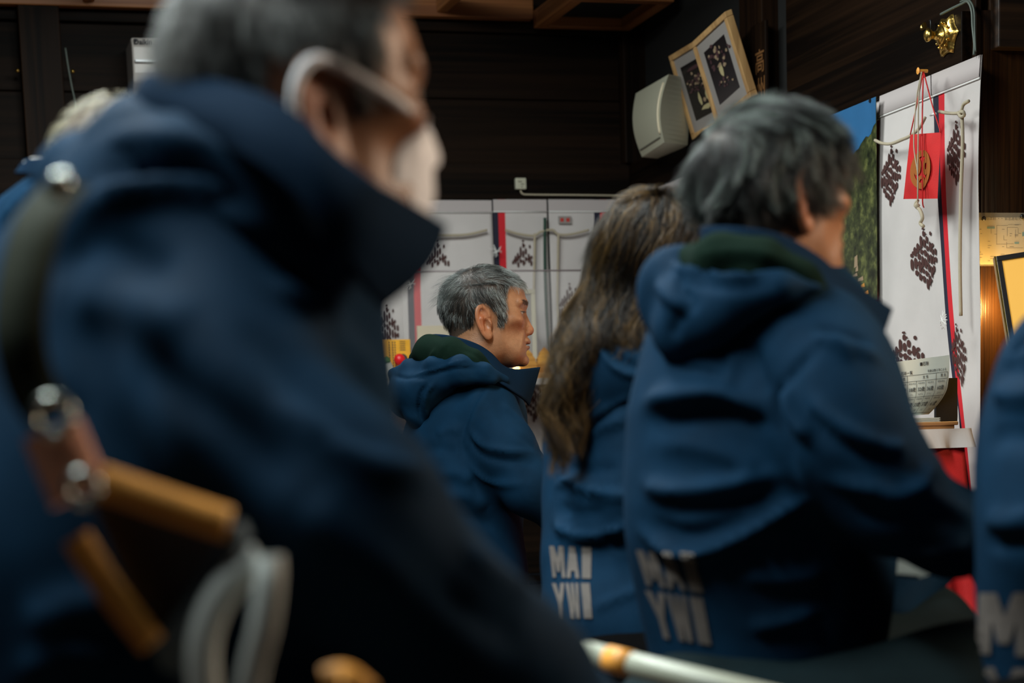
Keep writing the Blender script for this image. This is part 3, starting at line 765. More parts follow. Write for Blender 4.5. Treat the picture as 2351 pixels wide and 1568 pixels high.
    bot = [(1170, 900, .11), (1085, 860, .11), (1020, 835, .08), (985, 815, .02), (1005, 815, -.06), (1045, 825, -.095), (1090, 850, -.11), (1130, 872, -.12), (1160, 890, -.11), (1185, 908, -.08), (1203, 920, -.04), (1212, 930, .0)]
    collar(q, top, bot, o, 0.004)
    trousers(J, o, M['black_cloth'])
    stool(J, 'low wooden stool under the man seen in sharp profile')
    return o
# ---- man at the right, seen from behind ------------------------------------------------------
def man_right():
    d0 = 2.4; q = Pd(d0); s_ = d0/FPX; px = lambda r: r*s_
    H = head_at(1858, 466, 2.36, 27, 0, 0, 0.94)
    J = skeleton(H.w((0, 0, 0)), 24)
    for k in 'LR': J['k'+k] = J['k'+k]-J['f']*0.05+U_*0.10
    def scalp(p, rs):
        x, y, z = p.T; a = np.abs(y)
        m = (x < np.interp(z, [-25, 0, 30, 50, 70, 95], [22, 26, 40, 64, 86, 90])) & (z > np.interp(x, [-100, -40, 10, 25], [-38, -40, -4, 0]))
        ear = ((x+2)/20)**2+((z+20)/26)**2 < 1
        return m & ~ear
    sc = Sculpt(0.08)
    sc.chain([(q(1668, 850, .06), px(150)), (q(1660, 960, .06), px(176)), (q(1678, 1120, .05), px(178)), (q(1676, 1210, .05), px(180)), (q(1694, 1320, .05), px(172)), (q(1718, 1450, .05), px(178)), (q(1725, 1600, .05), px(195))])
    sc.chain([(q(1700, 770, .04), px(150)), (q(1730, 860, .03), px(185)), (q(1750, 1000, .03), px(195)), (q(1755, 1220, .03), px(198)), (q(1765, 1330, .05), px(190)), (q(1775, 1550, .05), px(205))])
    sc.chain([(q(1800, 780, .06), px(150)), (q(1830, 900, .08), px(185)), (q(1830, 1100, .14), px(190)), (q(1820, 1300, .12), px(180)), (q(1810, 1500, .12), px(190))])
    sc.chain([(q(1870, 790, -.08), px(118)), (q(1905, 880, -.11), px(122)), (q(1955, 1010, -.14), px(106)), (q(2055, 1150, -.14), px(92)), (q(2190, 1222, -.08), px(74)), (q(2290, 1250, .04), px(62))], 0.06)
    sc.chain([(q(1760, 800, .34), px(120)), (q(1900, 1050, .40), px(110)), (q(2150, 1250, .30), px(75))], 0.08)
    sc.cone(q(1660, 700, .05), q(1860, 720, .06), px(80), px(80), 0.07)
    cuffs(sc, J, (q(2290, 1250, .04), px(66)), (q(2150, 1250, .30), px(75)), 0.04)
    o = body(H, J, 0.0032, BASE, scalp, (0.012, 0.014, 0.013), 'person seen from behind with thick tousled black and grey hair, navy hooded jacket', inner=(sc,))
    def flow(p, rs):
        x, y, z = p.T
        f = np.stack([x*0.010+0.25+0.5*np.sin(y*0.05+z*0.04), y*0.012, np.full(len(p), -0.85)], 1)
        top = z > 85; f[top] = np.stack([0.55+0.5*np.sin(y[top]*0.06), 0.02*y[top]-0.35, -0.25*np.ones(top.sum())], 1)
        return nrm(f)
    def colf(p, rs):
        g = rs.rand(len(p)); nz = np.sin(p[:, 0]*0.17+p[:, 1]*0.13+2*np.sin(p[:, 2]*0.08))*np.sin(p[:, 2]*0.15+p[:, 1]*0.11+1); w = np.clip(nz*1.4-0.35+0.28*(p[:, 2] > 75), 0.0, 0.85)  # grey strands, with overhead highlights painted in, denser on the crown
        return np.where((g < w)[:, None], np.array([[0.27, 0.33, 0.30]])*rs.uniform(0.4, 1.1, (len(p), 1)), np.array([[0.007, 0.0085, 0.008]])*rs.uniform(0.4, 1.8, (len(p), 1)))
    grow(H, 16000, scalp, lambda p, rs: np.interp(p[:, 2], [-40, 0, 60, 120], [20, 36, 52, 54])*rs.uniform(0.7, 1.15, len(p)), flow, colf, 0.18, 0.42, 11, 0.8, 11, 8, 3.0, 0.68, o, ng=260)
    fl = [([(1880, 800), (1830, 850), (1790, 905), (1790, 980)], 14, -5.9), ([(1800, 880), (1830, 960), (1870, 1010)], 16, 16), ([(1780, 850), (1790, 960), (1800, 1010), (1830, 1110)], 20, -9.1),
          ([(1720, 780), (1745, 860), (1760, 905)], 18, -9.1), ([(1690, 800), (1680, 850), (1670, 900)], 20, 6),
          ([(1480, 925), (1540, 915), (1640, 905), (1700, 915), (1760, 945)], 26, 22), ([(1500, 965), (1600, 955), (1700, 950), (1780, 975)], 22, -9.1),
          ([(1545, 840), (1600, 850), (1680, 885), (1740, 905)], 10, -5.9), ([(1860, 905), (1930, 985), (2040, 1030), (2080, 1020)], 16, 12), ([(1850, 950), (1940, 1020), (2050, 1060)], 18, -7.8),
          ([(1900, 770), (1960, 800), (2020, 830)], 14, 8), ([(1870, 750), (1935, 770), (2000, 790)], 12, -5.9), ([(1865, 775), (1910, 790), (1960, 830)], 10, 8),
          ([(1500, 1020), (1600, 1025), (1700, 1060), (1740, 1090)], 24, 8), ([(1480, 1110), (1540, 1130), (1660, 1120), (1790, 1090)], 20, 15), ([(1500, 1155), (1600, 1165), (1700, 1150), (1800, 1110)], 18, -8.5),
          ([(1470, 1220), (1540, 1262), (1620, 1262), (1720, 1220), (1800, 1170), (1860, 1145)], 14, 20), ([(1490, 1190), (1560, 1225), (1640, 1215), (1740, 1165)], 20, -7.8), ([(1500, 1290), (1600, 1300), (1700, 1265), (1800, 1215)], 14, -6.5),
          ([(1900, 1100), (2000, 1120), (2060, 1140), (2110, 1110), (2160, 1060)], 18, 14), ([(1960, 1160), (2040, 1185), (2120, 1165)], 18, -7.8), ([(2090, 1110), (2150, 1150), (2240, 1190)], 18, 10), ([(2050, 1260), (2140, 1270), (2230, 1240)], 16, 8),
          ([(1700, 1320), (1800, 1330), (1900, 1315)], 22, 8), ([(1720, 1440), (1790, 1430), (1880, 1400)], 18, 10)]
    _, V, F = garment(sc, 0.0068, fl, d0, 'jacket', M['jacket'], o, 4.0, 11, 7)
    T = bvh(V, F)
    for body_, quad in (('MAI', [(1462, 1262), (1604, 1272), (1628, 1362), (1486, 1342)]), ('YWI', [(1482, 1354), (1626, 1374), (1645, 1482), (1512, 1462)])):
        vs, fs = decal(T, body_, quad, lift=0.002)
        if fs: link_mesh('lettering', vs, fs, M['print'], o, False)
    hs = Sculpt(0.03)
    hs.chain([(q(1535, 655, .0), px(54)), (q(1595, 680, -.07), px(50)), (q(1690, 674, -.11), px(34)), (q(1790, 660, -.13), px(22)), (q(1885, 660, -.13), px(11))])
    hs.chain([(q(1538, 725, -.0), px(60)), (q(1570, 765, -.05), px(52)), (q(1640, 735, -.09), px(40)), (q(1720, 694, -.115), px(24))])
    hs.chain([(q(1535, 655, .0), px(54)), (q(1590, 640, .12), px(46)), (q(1720, 640, .16), px(40))])
    hs.cone(q(1540, 612, -.02), q(1572, 600, -.02), px(34), px(30))
    fl = [([(1545, 600), (1560, 620), (1600, 625), (1690, 640), (1790, 625), (1850, 625)], 6, 9), ([(1550, 640), (1600, 652), (1690, 665), (1790, 650)], 9, -3.2),
          ([(1510, 640), (1535, 680), (1590, 720)], 14, 8), ([(1560, 625), (1560, 660), (1590, 690)], 12, -6.5), ([(1600, 690), (1560, 730), (1540, 780)], 16, -5.9)]
    garment(hs, 0.005, fl, d0, 'hood', M['jacket'], o, 2.0, 30, 3)
    ls = Sculpt(0.03)
    ls.chain([(q(1590, 604, -.03), px(45)), (q(1650, 596, -.085), px(47)), (q(1750, 606, -.105), px(46)), (q(1840, 642, -.11), px(28)), (q(1905, 684, -.085), px(13))])
    ls.chain([(q(1620, 620, .06), px(46)), (q(1740, 640, .12), px(40))])
    fl = [([(1590, 590), (1680, 575), (1780, 590), (1860, 630)], 8, 4), ([(1620, 625), (1720, 610), (1800, 630)], 12, -3.2)]
    garment(ls, 0.006, fl, d0, 'hood_lining', M['lining'], o, 2.5, 35, 6)
    top = [(1960, 690, .17), (1880, 620, .17), (1780, 555, .14), (1690, 520, .08), (1618, 520, .0), (1655, 520, -.06), (1725, 526, -.085), (1790, 545, -.08), (1860, 585, -.06), (1930, 640, -.03), (1990, 680, .01), (2042, 714, .05)]
    bot = [(1970, 760, .17), (1880, 700, .17), (1780, 650, .15), (1680, 610, .09), (1615, 600, .01), (1655, 600, -.07), (1730, 605, -.095), (1790, 630, -.10), (1860, 672, -.11), (1920, 710, -.12), (1975, 755, -.10), (2010, 800, -.06)]
    collar(q, top, bot, o, 0.005)
    trousers(J, o, M['trouser'])
    v = [q(*c) for c in ((2040, 1316, .10), (2062, 1280, .16), (2172, 1302, .16), (2110, 1322, .10))]; m = MB(); n_ = (v[1]-v[0]).cross(v[2]-v[0]).normalized()*0.004
    m.add(v+[p+n_ for p in v], [(0, 1, 2, 3), (7, 6, 5, 4), (0, 4, 5, 1), (1, 5, 6, 2), (2, 6, 7, 3), (3, 7, 4, 0)]); pc = m.obj('folded_paper', mat('pale_blue_paper', (0.16, 0.24, 0.28), 0.7)); tag(pc, 'pale blue folded paper in the lap under the sleeve of the tousle-haired person', 'paper')
    stool(J, 'low wooden stool under the man at the right seen from behind')
    return o, J
# ---- woman with long hair --------------------------------------------------------------------
def long_hair():
    d0 = 3.1; q = Pd(d0); s_ = d0/FPX; px = lambda r: r*s_
    H = head_at(1592, 634, 3.08, 48, 0, 0, 0.94)
    J = skeleton(H.w((0, 0, 0)), 52)
    sc = Sculpt(0.06)
    sc.chain([(q(1400, 900, .10), px(105)), (q(1375, 1020, .10), px(112)), (q(1368, 1160, .07), px(106)), (q(1368, 1300, .02), px(106)), (q(1390, 1450, -.03), px(122)), (q(1408, 1600, -.03), px(142))])
    sc.chain([(q(1500, 900, .12), px(105)), (q(1500, 1100, .10), px(125)), (q(1495, 1400, -.01), px(140)), (q(1495, 1600, -.03), px(160))])
    sc.chain([(q(1560, 900, -.02), px(90)), (q(1640, 1120, .0), px(75)), (q(1800, 1250, .1), px(55))])
    sc.chain([(q(1345, 905, .26), px(70)), (q(1340, 1080, .30), px(66)), (q(1440, 1230, .46), px(50))])
    sc.cone(q(1400, 820, .06), q(1520, 800, .08), px(85), px(60))
    cuffs(sc, J, (q(1800, 1250, .1), px(55)), (q(1440, 1230, .46), px(50)), 0.04)
    o = body(H, J, 0.005, BASE, lambda p, rs: (p[:, 0] < 60) & (p[:, 2] > -50), (0.03, 0.02, 0.012), 'person with very long wavy brown hair, in a navy jacket, seen from behind', neck_r=0.05, inner=(sc,))
    fl = [([(1270, 1190), (1300, 1222), (1370, 1228), (1450, 1205), (1500, 1195)], 9, 14), ([(1275, 1160), (1330, 1180), (1400, 1172)], 16, -6.5),
          ([(1275, 1115), (1310, 1105), (1350, 1125), (1420, 1138), (1480, 1135)], 10, 12), ([(1290, 1070), (1360, 1080), (1420, 1075)], 14, -5.2),
          ([(1350, 1000), (1400, 975), (1440, 960)], 12, 8), ([(1290, 1265), (1380, 1262), (1470, 1240)], 14, -6.5), ([(1360, 1400), (1420, 1370), (1480, 1350)], 12, 5)]
    _, V, F = garment(sc, 0.008, fl, d0, 'jacket', M['jacket'], o, 3.0, 14, 9)
    T = bvh(V, F)
    for body_, quad in (('MAI', [(1262, 1254), (1368, 1254), (1365, 1330), (1270, 1326)]), ('YWI', [(1268, 1340), (1362, 1340), (1368, 1420), (1278, 1420)])):
        vs, fs = decal(T, body_, quad, lift=0.002)
        if fs: link_mesh('lettering', vs, fs, M['print'], o, False)
    hs = Sculpt(0.03)
    hs.chain([(q(1350, 800, .0), px(60)), (q(1400, 850, -.03), px(78)), (q(1380, 920, -.03), px(60)), (q(1330, 955, -.02), px(32))])
    hs.chain([(q(1400, 850, -.03), px(78)), (q(1460, 860, -.045), px(74)), (q(1560, 800, .02), px(50))])
    hs.chain([(q(1330, 950, -.035), px(28)), (q(1400, 950, -.04), px(26)), (q(1460, 925, -.03), px(22))])
    fl = [([(1365, 780), (1400, 835), (1440, 860), (1490, 866)], 6, 7), ([(1380, 760), (1420, 820), (1480, 850)], 10, -5.9), ([(1320, 935), (1310, 955), (1330, 978), (1350, 955)], 6, 7), ([(1330, 950), (1335, 958)], 8, -6.5, 1), ([(1350, 960), (1400, 935), (1460, 905)], 9, 4)]
    garment(hs, 0.0055, fl, d0, 'hood', M['jacket'], o, 1.5, 30, 3)
    top = [(1640, 800, .2), (1600, 760, .02), (1540, 765, -.06), (1470, 770, -.07), (1400, 755, -.04), (1370, 760, .05)]
    bot = [(1650, 850, .2), (1600, 830, .0), (1540, 840, -.07), (1470, 850, -.08), (1410, 830, -.05), (1380, 830, .05)]
    collar(q, top, bot, o)
    grow(H, 7000, lambda p, rs: (p[:, 0] < 62) & (p[:, 2] > 0), lambda p, rs: rs.uniform(70, 120, len(p)),
         lambda p, rs: nrm(np.stack([-0.5-0.2*np.sin(p[:, 2]*0.06), 0.25+0.3*np.sin(p[:, 0]*0.07+p[:, 2]*0.03), -0.8+0*p[:, 0]], 1)),
         lambda p, rs: np.where((np.sin(p[:, 1]*0.22+p[:, 2]*0.16)*np.sin(p[:, 0]*0.2+p[:, 2]*0.1) > 0.25+0.3*rs.rand(len(p)))[:, None], np.array([[0.085, 0.065, 0.036]]), np.array([[0.009, 0.007, 0.005]]))*rs.uniform(0.4, 1.5, (len(p), 1)), 0.22, 0.35, 41, 0.8, 7, 10, 3, 0.6, o, 'hair_crown', 260)
    # hair mass: cap and cascade, then strands over it
    hm = Sculpt(0.03)
    hm.ell(H.w((-6, 0, 42)), (0.100, 0.088, 0.086), (H.R))
    hm.chain([(q(1470, 600, .06), px(96)), (q(1440, 650, .04), px(92)), (q(1400, 720, .01), px(78)), (q(1350, 800, -.04), px(46)), (q(1310, 880, -.05), px(30)), (q(1300, 960, -.05), px(20))])
    hm.chain([(q(1530, 600, .06), px(72)), (q(1500, 700, .02), px(72)), (q(1450, 780, -.04), px(48)), (q(1440, 830, -.06), px(22))])
    V, F = hm.mesh(0.007); C = np.tile([[0.016, 0.010, 0.006]], (len(V), 1)); V = V+vnormals(V, F)*(0.003*vnoise(V, 35, 2))[:, None]
    fast_mesh('hair', V, F, M['hair_base'], o, C)
    T = bvh(V, F)
    rs = np.random.RandomState(4)
    L = [(1482, 440), (1428, 458), (1388, 520), (1360, 600), (1335, 680), (1292, 760), (1268, 850), (1262, 940), (1268, 1010), (1290, 1090)]
    Rr = [(1560, 440), (1602, 480), (1610, 530), (1580, 600), (1555, 680), (1520, 760), (1470, 800), (1400, 850), (1345, 950), (1318, 1040)]
    Lc = catmull([(*p, 0) for p in L], 60); Rc = catmull([(*p, 0) for p in Rr], 60)
    NG = 95; guides = []
    for g in range(NG):
        s = (g+0.5)/NG; t0 = 0; t1 = rs.uniform(0.55, 1.0) if s > 0.45 else rs.uniform(0.75, 1.0)
        amp = rs.uniform(14, 30); fr = rs.uniform(16, 26); ph = rs.uniform(0, 6.28); a2 = rs.uniform(0.4, 1)
        st0 = rs.uniform(0, 0.25) if rs.rand() < 0.4 else 0
        ts = np.linspace(st0, t1, 34); pts = []
        last = d0-0.03
        for i, t in enumerate(ts):
            k = t*59; a = int(min(k, 58)); u = k-a
            l = Lc[a].lerp(Lc[a+1], u); r = Rc[a].lerp(Rc[a+1], u)
            ss = min(max(s+0.05*math.sin(t*fr*0.6+ph), -0.02), 1.02)
            p = l.lerp(r, ss); w = amp*min(1, max(0, t-0.12)*3)
            x = p.x+w*math.sin(t*fr+ph); y = p.y+w*0.4*math.cos(t*fr*1.1+ph)
            h, _ = cast(T, x, y)
            if h is not None: dd = (h-CAMO).dot(F_); last = dd
            else: dd = last
            lift = 0.003+0.012*(0.5+0.5*math.sin(t*fr+ph+1.5))*min(1, t*2)*a2
            pts.append(np.array(P(x, y, dd-lift)))
        P3 = np.array(pts)
        for _ in range(2): P3[1:-1] = (P3[:-2]+P3[1:-1]*2+P3[2:])/4
        guides.append((P3, amp))
    paths = []; cols = []
    for P3, amp in guides:
        c = rs.uniform(0.15, 1.6); hi = rs.rand() < 0.34
        for k in range(52):
            off = rs.normal(size=3)*0.0034; t = np.linspace(0, 1, len(P3))[:, None]
            sw = off*(0.5+0.6*t+0.8*np.sin(t*9+rs.uniform(0, 6)))
            paths.append(P3+sw+rs.normal(size=3)*0.0016*np.sin(t*30+rs.uniform(0, 6)))
            b = np.array([0.013, 0.008, 0.004])*c*rs.uniform(0.4, 1.7)
            if hi and rs.rand() < 0.7: b = np.array([0.15, 0.088, 0.030])*rs.uniform(0.5, 1.3)
            cols.append(b)
    for k in range(60):                           # loose wisps at the right of the face
        x0 = rs.uniform(1575, 1610); y0 = rs.uniform(470, 520); a = rs.uniform(0, 6.28)
        pts = [np.array(P(x0+t*rs.uniform(10, 16)+5*math.sin(t*1.3+a), y0+t*11, 3.04+0.01*t)) for t in np.linspace(0, 3.0, 34)]
        paths.append(np.array(pts)); cols.append(np.array([0.20, 0.14, 0.06])*rs.uniform(0.3, 1.3))
    paths = np.array(paths)
    tubes(paths, 0.00034*(0.7+0.6*rs.rand(len(paths))), np.array(cols), 'hair_strands', M['hair'], o)
    trousers(J, o, M['black_cloth'])
    stool(J, 'low wooden stool under the person with very long hair')
    return o
# ---- masked man in the foreground ------------------------------------------------------------
def man_front():
    d0 = 1.5; q = Pd(d0); s_ = d0/FPX; px = lambda r: r*s_
    H = head_at(752, 262, 1.47, 20, -1, 0, 1.0)
    J = skeleton(H.w((0, 0, 0)), 20)
    def scalp(p, rs):
        x, y, z = p.T
        ear = ((x+6)/27)**2+((z-2)/44)**2 < 1
        side = (x < np.interp(z, [-12, 10, 30, 60, 75, 90], [28, 34, 40, 46, 52, 62])) & (z > -2)
        back = (x < -40) & (z > np.interp(-x, [40, 60, 75, 100], [22, 2, -24, -30]))
        return ((side & (x > 14)) | back | ((z > 40) & (x < 46)) | ((z > 84) & (x < 60))) & ~ear
    sc = Sculpt(0.10)
    sc.chain([(q(470, 570, .08), px(290)), (q(400, 800, .12), px(400)), (q(360, 1050, .12), px(430)), (q(330, 1350, .10), px(460)), (q(330, 1650, .10), px(480))])
    sc.cone(q(500, 500, .05), q(620, 570, .03), px(205), px(175))
    sc.chain([(q(570, 700, .12), px(190)), (q(540, 1000, .2), px(240)), (q(560, 1500, .2), px(310))])
    sc.chain([(q(510, 650, -.02), px(170)), (q(530, 840, -.06), px(155)), (q(600, 1000, -.09), px(145)), (q(785, 1150, -.11), px(148)), (q(850, 1285, -.11), px(138)), (q(990, 1430, -.10), px(140)), (q(1185, 1560, -.06), px(134)), (q(1340, 1720, .04), px(110))], 0.06)
    sc.chain([(q(430, 700, .36), px(170)), (q(560, 1000, .42), px(160)), (q(1000, 1500, .36), px(130))], 0.08)
    cuffs(sc, J, (q(1340, 1720, .04), px(110)), (q(1000, 1500, .4), px(140)), 0.04)
    o = body(H, J, 0.0045, BASE, scalp, (0.05, 0.05, 0.048), 'large blurred foreground person in navy jacket, wearing a white face mask', inner=(sc,))
    def flow(p, rs):
        x, y, z = p.T
        f = np.stack([np.where(z > 80, 0.8, 0.1), 0.01*y, np.where(z > 80, -0.1, -1)], 1); f[x < -40] = (-0.2, 0, -1)
        return nrm(f+0.3*np.stack([np.sin(y*0.08), np.sin(x*0.08), np.sin(x*0.05)], 1))
    def colf(p, rs):
        g = rs.rand(len(p)); w = np.clip(0.62+0.25*np.sin(p[:, 0]*0.08)*np.sin(p[:, 2]*0.07)+0.2*(p[:, 0] > 30), 0.1, 0.9)
        return np.where((g < w)[:, None], np.array([[0.30, 0.31, 0.30]])*rs.uniform(0.5, 1.2, (len(p), 1)), np.array([[0.03, 0.034, 0.032]])*rs.uniform(0.5, 1.6, (len(p), 1)))
    grow(H, 9000, scalp, lambda p, rs: np.interp(p[:, 2], [-30, 30, 90], [10, 20, 30])*rs.uniform(0.7, 1.2, len(p)), flow, colf, 0.2, 0.45, 21, 0.6, 9, 5, 0, 0.55, o)
    # mask
    g = []; ny, nz = 25, 22
    V = []; 
    for i in range(ny):
        for j in range(nz):
            v = j/(nz-1); u = i/(ny-1)*2-1
            z = 4-v*92; yy = u*(52-6*abs(v-0.5)*2); 
            d = np.array([1.0, 0, 0]); p = np.array([130.0, yy, z])
            lo_, hi_ = 0.0, 130.0
            for _ in range(14):
                m = (lo_+hi_)/2
                if d_mm(np.array([[m, yy, z]]))[0] < 0: lo_ = m
                else: hi_ = m
            x = lo_; front = 100-0.018*yy*yy*1.0-8*abs(v-0.42)*2-(14 if v > 0.8 else 0)*(v-0.8)*3
            x = max(x+2.5, front)
            x += 1.1*math.sin(v*26)*(1-abs(u))
            V.append((x, yy, z))
    V = H.wn(V); F = np.array([(i*nz+j, i*nz+j+1, (i+1)*nz+j+1, (i+1)*nz+j) for i in range(ny-1) for j in range(nz-1)])
    mo = fast_mesh('face_mask', V, F, M['mask'], o); sd = mo.modifiers.new('thickness', 'SOLIDIFY'); sd.thickness = 0.0015
    for s in (-1, 1):
        c = [H.w(p) for p in ((74, 50*s, 2), (52, 66*s, 12), (25, 77*s, 24), (4, 82*s, 33), (-12, 88*s, 33), (-24, 90*s, 20), (-27, 89*s, 0), (-18, 84*s, -26), (-2, 82*s, -38), (20, 74*s, -48), (48, 56*s, -66), (66, 46*s, -80))]
        lp = MB(); lp.tube(catmull(c, 50), 0.0040, 8); lp.obj('ear_loop', M['mask'], mo, True)
    
    fl = [([(180, 480), (300, 445), (440, 440), (600, 480), (700, 560)], 28, 16), ([(200, 420), (340, 395), (500, 400), (640, 440), (740, 520)], 24, -9.1), ([(230, 330), (360, 310), (480, 330), (600, 390)], 30, 8),
          ([(100, 640), (220, 560), (330, 600), (400, 640)], 40, -6.5), ([(160, 700), (300, 700), (450, 760)], 50, 8),
          ([(620, 640), (720, 720), (860, 860), (960, 960)], 26, 10), ([(560, 720), (660, 860), (800, 1000), (900, 1060)], 34, -6.5), ([(640, 900), (760, 1010), (900, 1080), (1000, 1100)], 30, 10),
          ([(300, 800), (420, 900), (560, 1000), (680, 1120)], 50, -10.4), ([(60, 760), (100, 900), (200, 1000)], 40, -6.5), ([(700, 1150), (820, 1260), (960, 1400)], 40, 8), ([(1060, 1250), (1140, 1330), (1210, 1370)], 30, 9), ([(1000, 1330), (1100, 1420), (1200, 1470)], 26, -5.9),
          ([(60, 1450), (160, 1400), (280, 1390)], 40, 10), ([(40, 1560), (160, 1500), (300, 1520)], 36, 9)]
    garment(sc, 0.009, fl, d0, 'jacket', M['jacket'], o, 4.0, 11, 12)
    hs = Sculpt(0.05)
    hs.chain([(q(200, 430, .14), px(95)), (q(330, 380, .04), px(110)), (q(480, 400, -.02), px(100)), (q(620, 480, -.05), px(80)), (q(720, 600, -.06), px(50))])
    hs.chain([(q(200, 430, .14), px(95)), (q(330, 330, .28), px(90)), (q(520, 340, .30), px(70))])
    hs.cone(q(300, 500, .06), q(480, 520, .02), px(110), px(90))
    fl = [([(170, 420), (280, 330), (400, 320), (520, 350), (640, 420), (720, 500)], 26, 10), ([(200, 500), (320, 430), (460, 430), (600, 490)], 24, -9.1), ([(150, 520), (300, 480), (440, 490)], 28, 8)]
    garment(hs, 0.008, fl, d0, 'hood', M['jacket'], o, 2.0, 20, 3)
    top = [(900, 500, .14), (700, 340, .14), (520, 250, .12), (400, 200, .10), (345, 185, .05), (380, 182, .0), (480, 196, -.03), (600, 232, -.07), (690, 290, -.09), (760, 365, -.10), (850, 430, -.09), (930, 475, -.03), (1008, 522, .03)]
    bot = [(880, 640, .15), (700, 460, .15), (520, 400, .13), (390, 340, .11), (330, 300, .06), (370, 300, .02), (480, 320, -.05), (590, 370, -.10), (680, 450, -.12), (740, 530, -.125), (790, 600, -.115), (830, 660, -.08), (866, 695, -.02)]
    collar(q, top, bot, o, 0.006, bulge=0.01)
    trousers(J, o, M['black_cloth'])
    stool(J, 'low wooden stool under the large foreground man')
    return o
def man_left():
    d0 = 2.55; q = Pd(d0); s_ = d0/FPX; px = lambda r: r*s_
    H = head_at(360, 455, 2.5, 35, 8, 0, 1.0); J = skeleton(H.w((0, 0, 0)), 30)
    sc_ = lambda p, rs: ((p[:, 0] < 40) & (p[:, 2] > 0)) | ((p[:, 0] < -30) & (p[:, 2] > -32))
    sc = Sculpt(0.08)
    sc.chain([(q(160, 700, .1), px(170)), (q(120, 900, .1), px(200)), (q(120, 1300, .1), px(210))]); sc.chain([(q(300, 740, .1), px(150)), (q(300, 1200, .12), px(200))])
    sc.chain([(q(330, 760, -.06), px(110)), (q(480, 1020, -.1), px(90)), (q(620, 1120, 0), px(60))]); sc.chain([(q(80, 560, .12), px(120)), (q(160, 500, .10), px(90)), (q(230, 560, .05), px(80))])
    cuffs(sc, J, (q(620, 1120, 0), px(60)), (q(500, 1120, .3), px(70)), 0.04)
    o = body(H, J, 0.005, BASE, sc_, (0.06, 0.055, 0.045), 'person at far left almost hidden behind the masked one, only hair and blue shoulder showing', inner=(sc,))
    grow(H, 3000, sc_, lambda p, rs: rs.uniform(18, 36, len(p)), lambda p, rs: np.tile([[-0.3, 0, -1.0]], (len(p), 1)),
         lambda p, rs: np.array([[0.20, 0.18, 0.12]])*rs.uniform(0.2, 1.6, (len(p), 1)), 0.22, 0.5, 31, 0.6, 12, 5, 0, 0.6, o)
    garment(sc, 0.01, [([(0, 520), (60, 450), (140, 410)], 18, 12), ([(0, 600), (60, 540), (130, 480)], 20, -9.1)], d0, 'jacket', M['jacket'], o, 4, 12, 3)
    collar(q, [(60, 372, .14), (90, 364, .06), (130, 366, .0), (200, 380, -.05), (300, 470, -.08)], [(40, 400, .14), (80, 400, .06), (130, 402, -.02), (200, 430, -.08), (300, 560, -.1)], o)
    m = MB(); m.tube([q(*p) for p in ((56, 374, .125), (72, 365, .10), (92, 363, .05), (120, 365, .0), (140, 364, -.02))], 0.0016, 6); m.obj('neck_cord', M['white_thread'], o, True)
    trousers(J, o, M['black_cloth']); stool(J, 'low wooden stool under the far left person')
def man_edge():
    d0 = 2.0; q = Pd(d0); s_ = d0/FPX; px = lambda r: r*s_
    H = head_at(2760, 380, 2.0, 35, 4, 0, 1.0); J = skeleton(H.w((0, 0, 0)), 40)
    sc_ = lambda p, rs: ((p[:, 0] < 40) & (p[:, 2] > 0)) | ((p[:, 0] < -30) & (p[:, 2] > -32))
    sc = Sculpt(0.08)
    sc.chain([(q(2490, 850, .1), px(165)), (q(2495, 960, .1), px(192)), (q(2475, 1150, .1), px(185)), (q(2470, 1400, .1), px(185)), (q(2475, 1650, .1), px(195))])
    sc.chain([(q(2640, 840, .1), px(190)), (q(2660, 1200, .14), px(210)), (q(2640, 1600, .14), px(210))])
    sc.chain([(q(2800, 860, .0), px(110)), (q(2900, 1150, .0), px(95)), (q(3050, 1300, .2), px(70))]); sc.chain([(q(2460, 860, .3), px(110)), (q(2500, 1150, .35), px(95)), (q(2700, 1300, .6), px(70))])
    cuffs(sc, J, (q(3050, 1300, .2), px(70)), (q(2700, 1300, .6), px(70)), 0.04)
    o = body(H, J, 0.006, BASE, sc_, (0.02, 0.018, 0.016), 'person cut off by the right edge, only the back of a navy jacket showing', inner=(sc,))
    grow(H, 2500, sc_, lambda p, rs: rs.uniform(18, 36, len(p)), lambda p, rs: np.tile([[-0.3, 0, -1.0]], (len(p), 1)),
         lambda p, rs: np.array([[0.03, 0.028, 0.024]])*rs.uniform(0.2, 1.6, (len(p), 1)), 0.22, 0.5, 31, 0.6, 12, 5, 0, 0.6, o)
    fl = [([(2290, 900), (2330, 910), (2400, 905)], 20, 14), ([(2290, 850), (2340, 850), (2400, 840)], 20, -7.8), ([(2265, 1190), (2310, 1200), (2380, 1190)], 18, 12), ([(2262, 1240), (2310, 1250), (2380, 1245)], 18, -7.8), ([(2275, 1010), (2320, 1000), (2380, 1010)], 26, -6.5)]
    _, V, F = garment(sc, 0.008, fl, d0, 'jacket', M['jacket'], o, 3, 12, 5)
    T = bvh(V, F)
    for b, quad in (('MAI', [(2246, 1362), (2640, 1352), (2640, 1520), (2240, 1500)]), ('YWI', [(2243, 1530), (2640, 1545), (2640, 1710), (2240, 1690)])):
        vs, fs = decal(T, b, quad, lift=0.002)
        if fs: link_mesh('lettering', vs, fs, M['print'], o, False)
    hs = Sculpt(0.04); hs.chain([(q(2395, 800, .06), px(75)), (q(2520, 720, .0), px(80)), (q(2660, 700, -.04), px(70))]); garment(hs, 0.007, [], d0, 'hood', M['jacket'], o, 2, 20, 3)
    trousers(J, o, M['black_cloth']); stool(J, 'low wooden stool under the person at the right edge')
if not globals().get('SKIP'):
    man_profile(); man_right(); long_hair(); man_front(); man_left(); man_edge()
